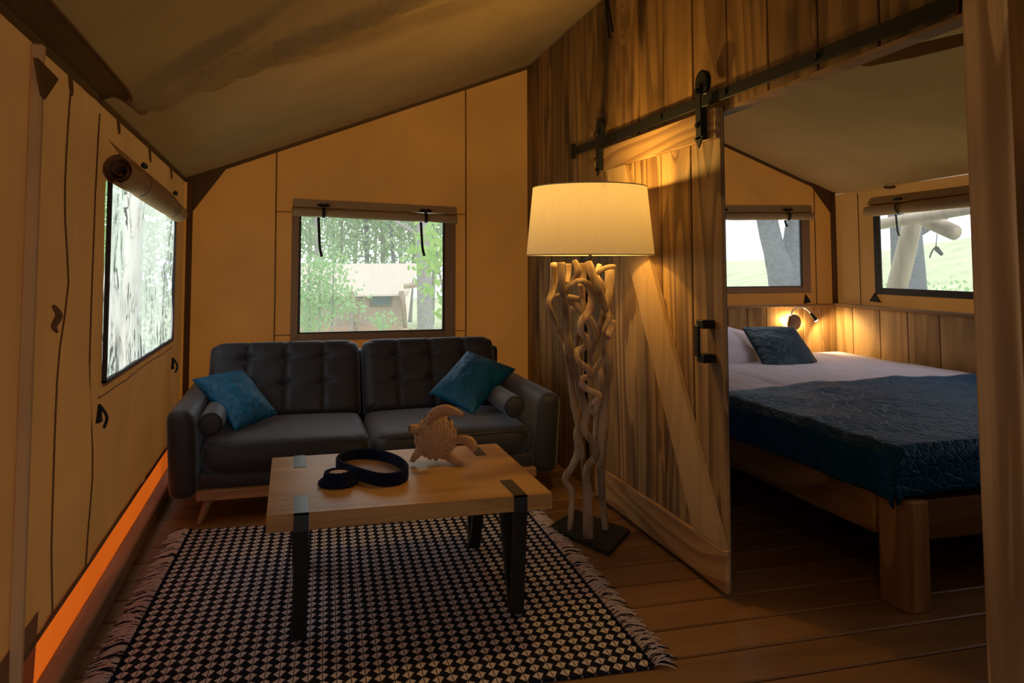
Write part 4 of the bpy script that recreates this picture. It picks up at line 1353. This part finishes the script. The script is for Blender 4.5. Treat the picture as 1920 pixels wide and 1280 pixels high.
G().tube([(xr_-.1, TYF-.2, atY(770, 536, TYF).z), (xr_+.45, TYF-.2, atY(790, 532, TYF).z)], .07, 8).put('log_end', M['log'], nt)
# low paling fence beside the neighbouring tent
fn = empty('paling_fence', (3, 19, ground_z(3, 19)), 'low paling fence at the foot of the grey trunk outside', 'fence')
for k in range(14):
    q = atY(752+k*3.6, 628, 19)
    G().box(q.x-.018, q.x+.018, 19, 19.02, ground_z(3, 19), atY(760, 614+2*R_.random(), 19).z).put('pale', M['log'], fn)

# trunk right of the neighbouring tent
q0, q1 = atY(803, 640, 13), atY(797, 480, 13)
tree('tree', q0.x, 13, 8.5, .125, (.5, 0, 5.2, 1.5, 1.2, 1.5), 800, .07, M['leaf_b'], M['bark'], 'grey trunked tree standing right beside the neighbouring tent', None, 5, -.22, 8, .25, 3)
b = empty('leafy_branch', atY(822, 500, 9.5), 'bright green leafy sapling in front of the grey trunk', 'sapling')
g = G(); rnd = random.Random(3)
for (x, y, rr, n) in ((822, 440, .26, 70), (800, 480, .20, 45), (830, 485, .14, 40), (812, 552, .12, 18), (800, 535, .08, 8), (826, 525, .10, 18), (830, 590, .10, 14)):
    p = atY(x, y, 9.5)
    leaves(g, p, rr, .3, rr*.8, int(n*1.6), .055, rnd, 5, .09, 0)
kind(g.put('foliage', M['leaf_b'], b, fix=False), 'stuff')
G().tube([atY(838, 660, 9.5)-Vector((0, 0, .5)), atY(832, 560, 9.5), atY(822, 500, 9.5), atY(816, 430, 9.5)], [.02, .015, .012, .008], 6, 3).put('trunk', M['bark'], b, True)
# bush at left in front of the tent
bu = empty('leafy_bush', Vector((.55, 11.5, ground_z(.5, 11.5))), 'loose green bush in front of the neighbouring tent', 'bush')
g = G(); rnd = random.Random(8)
for (x, y, rx, rz, n) in ((580, 520, .35, .3, 240), (600, 570, .4, .35, 260), (572, 600, .3, .35, 200), (625, 525, .25, .3, 130), (618, 490, .2, .2, 70), (650, 575, .22, .14, 60), (668, 565, .12, .10, 30), (570, 560, .3, .4, 160), (715, 600, .1, .14, 30), (722, 612, .14, .12, 40), (640, 545, .14, .14, 40)):
    p = atY(x, y, 11.5)
    leaves(g, p, rx, .35, rz, int(n*1.7), .036, rnd, 6, .09, 0)
kind(g.put('foliage', M['leaf_c'], bu, fix=False), 'stuff')
g = G()
for (x, y) in ((580, 500), (600, 520), (625, 500), (660, 565), (718, 600)):
    p = atY(x, y, 11.5)
    g.tube([Vector((p.x*.9+.05, 11.5, ground_z(p.x, 11.5)-.05)), Vector((p.x, 11.5, p.z-.3)), p], [.02, .014, .006], 5, 2)
g.put('stems', M['bark'], bu)

# wood behind the neighbouring tent
k = 0
FR = [(548, 30), (575, 33), (600, 29), (625, 36), (641, 31), (660, 34), (684, 30), (703, 36), (721, 31), (738, 29), (752, 33), (770, 36), (790, 31), (812, 34), (835, 30), (860, 33), (525, 32)]
for px_, Y in FR:
    q = atY(px_, 495, Y)
    rnd = random.Random(k)
    tree('forest_tree', q.x, Y, 11+rnd.uniform(-1, 2), .055+.04*rnd.random(), (0, 0, 5.7, 1.35, 1.0, 3.6), 1500, .10, M['leaf_a'], M['bark'] if k % 3 else M['bark_d'],
         'thin trunked leafy tree in the wood behind the neighbouring tent', 'trees of the wood behind', 20+k, rnd.uniform(-.5, .5), 9, .34, 4)
    k += 1
# green seen through the creased side window
for j, (x, y) in enumerate(((-5.2, 12.5), (-6.6, 15.8), (-4.6, 17.5), (-8.2, 13.5), (-3.4, 20), (-6.8, 19.5), (-5.2, 23), (-8.6, 24))):
    tree('garden_tree', x, y, 7, .08, (0, 0, 3.0, 1.6, 1.5, 3.0), 3200, .09, M['leaf_c'], M['bark_d'], 'dense green tree outside the creased side window', 'trees beside the tent', 60+j, 0, 9, .3, 3)
lg = empty('tent_log_post', Vector((XL-.25, 3.9, -.7)), 'slanting peeled log post outside the creased side window', 'log')
a, b2 = atX(196, 640, XL-.3), atX(248, 760, XL-.3)
G().tube([Vector((XL-.3, a.y+.1, a.z+.35)), Vector((XL-.3, b2.y, b2.z-.2)), Vector((XL-.3, b2.y+.35, -.72))], .05, 10).put('log', M['log'], lg, True)
lg2 = empty('tent_log_post', Vector((XL-.25, 5.2, -.7)), 'upright peeled log post outside at the far edge of the creased side window', 'log')
G().tube([Vector((XL-.22, 5.16, -.7)), Vector((XL-.22, 5.22, 1.9))], .045, 10).put('log', M['log'], lg2, True)

# forked tree outside the bed head window
ft = empty('forked_tree', Vector((6.6, 11, ground_z(6.6, 11))), 'dark forked tree trunk outside the bed head window', 'tree')
def q11(x, y): return atY(x, y, 11)
G().tube([q11(1486, 700), q11(1478, 560), q11(1470, 520), q11(1452, 470), q11(1438, 410), q11(1428, 330)], [.34, .30, .25, .17, .16, .13], 12, 4).tube([q11(1478, 560), q11(1484, 510), q11(1488, 460), q11(1494, 400), q11(1502, 320)], [.24, .20, .17, .15, .12], 12, 4).put('trunk', M['bark_d'], ft, True)
# log frame of the tent outside the bedroom side window
lf = empty('porch_log_frame', Vector((5.1, 4.9, -.75)), 'slanting peeled log brace and crossing pole outside the bedroom side window', 'log frame')
def q5(x, y, X=5.0): return atX(x, y, X)
_a, _b = q5(1667, 600), q5(1684, 530)
G().tube([_a+(_a-_b)*((_a.z+.85)/(_b.z-_a.z)), _a, _b, q5(1706, 440), q5(1722, 360)], [.085, .085, .085, .08, .075], 12).put('log_brace', M['log'], lf, True)
G().tube([q5(1712, 395, 4.95), q5(1745, 415, 4.9), q5(1790, 436, 4.85)], [.06, .065, .06], 12).put('log_pole', M['log'], lf, True)
G().tube([q5(1640, 422, 4.75), q5(1720, 408, 4.75), q5(1850, 385, 4.75)], .045, 10, 2).put('eave_log', M['log'], lf, True)
hl = empty('hanging_clip', q5(1757, 440, 4.85), 'dark clip hanging on a thin wire from the log pole outside', 'clip')
p0, p1 = q5(1757, 438, 4.85), q5(1755, 462, 4.85)
G().tube([p0, p1], .0035, 5).put('wire', M['black'], hl)
G().tube([p1+Vector((0, 0, .0)), q5(1756, 466, 4.85), q5(1766, 477, 4.85)], [.010, .02, .014], 6).tube([p1, q5(1748, 470, 4.85), q5(1743, 483, 4.85)], .006, 5, 3).put('clip_body', M['black'], hl)
# grey trunk and meadow bushes beyond
q = atX(1715, 560, 9.0)
tree('tree', q.x, q.y, 6.5, .26, (-.6, .6, 5.0, 1.6, 1.5, 1.2), 420, .12, M['leaf_a'], M['bark_d'], 'dark trunk with foliage behind the log brace outside the bedroom side window', None, 91, -.3, 9, .3, 4)
for j, (x, y, s) in enumerate(((12, 11, 1.2), (14, 13.5, 1.4), (13.5, 16.5, 1.2), (16, 20, 1.6), (12, 20, 1.2), (9.5, 22, 1.3), (17, 16, 1.5), (18, 12, 1.4), (20, 14, 1.6), (14, 10, 1.3))):
    z0 = ground_z(x, y)
    e = empty('meadow_bush', (x, y, z0), 'pale green bush in the meadow beyond the bedroom windows', 'bush', 'meadow bushes')
    g = G(); rnd = random.Random(200+j)
    leaves(g, (x, y, z0+s*.6), s*1.6, s*1.3, s*.6, 1200, .075, rnd, 9, .25, .2)
    kind(g.put('foliage', M['leaf_c'], e, fix=False), 'stuff')
    G().tube([(x, y, z0-.1), (x+.1, y, z0+s)], [.06, .02], 6).put('stem', M['bark'], e)
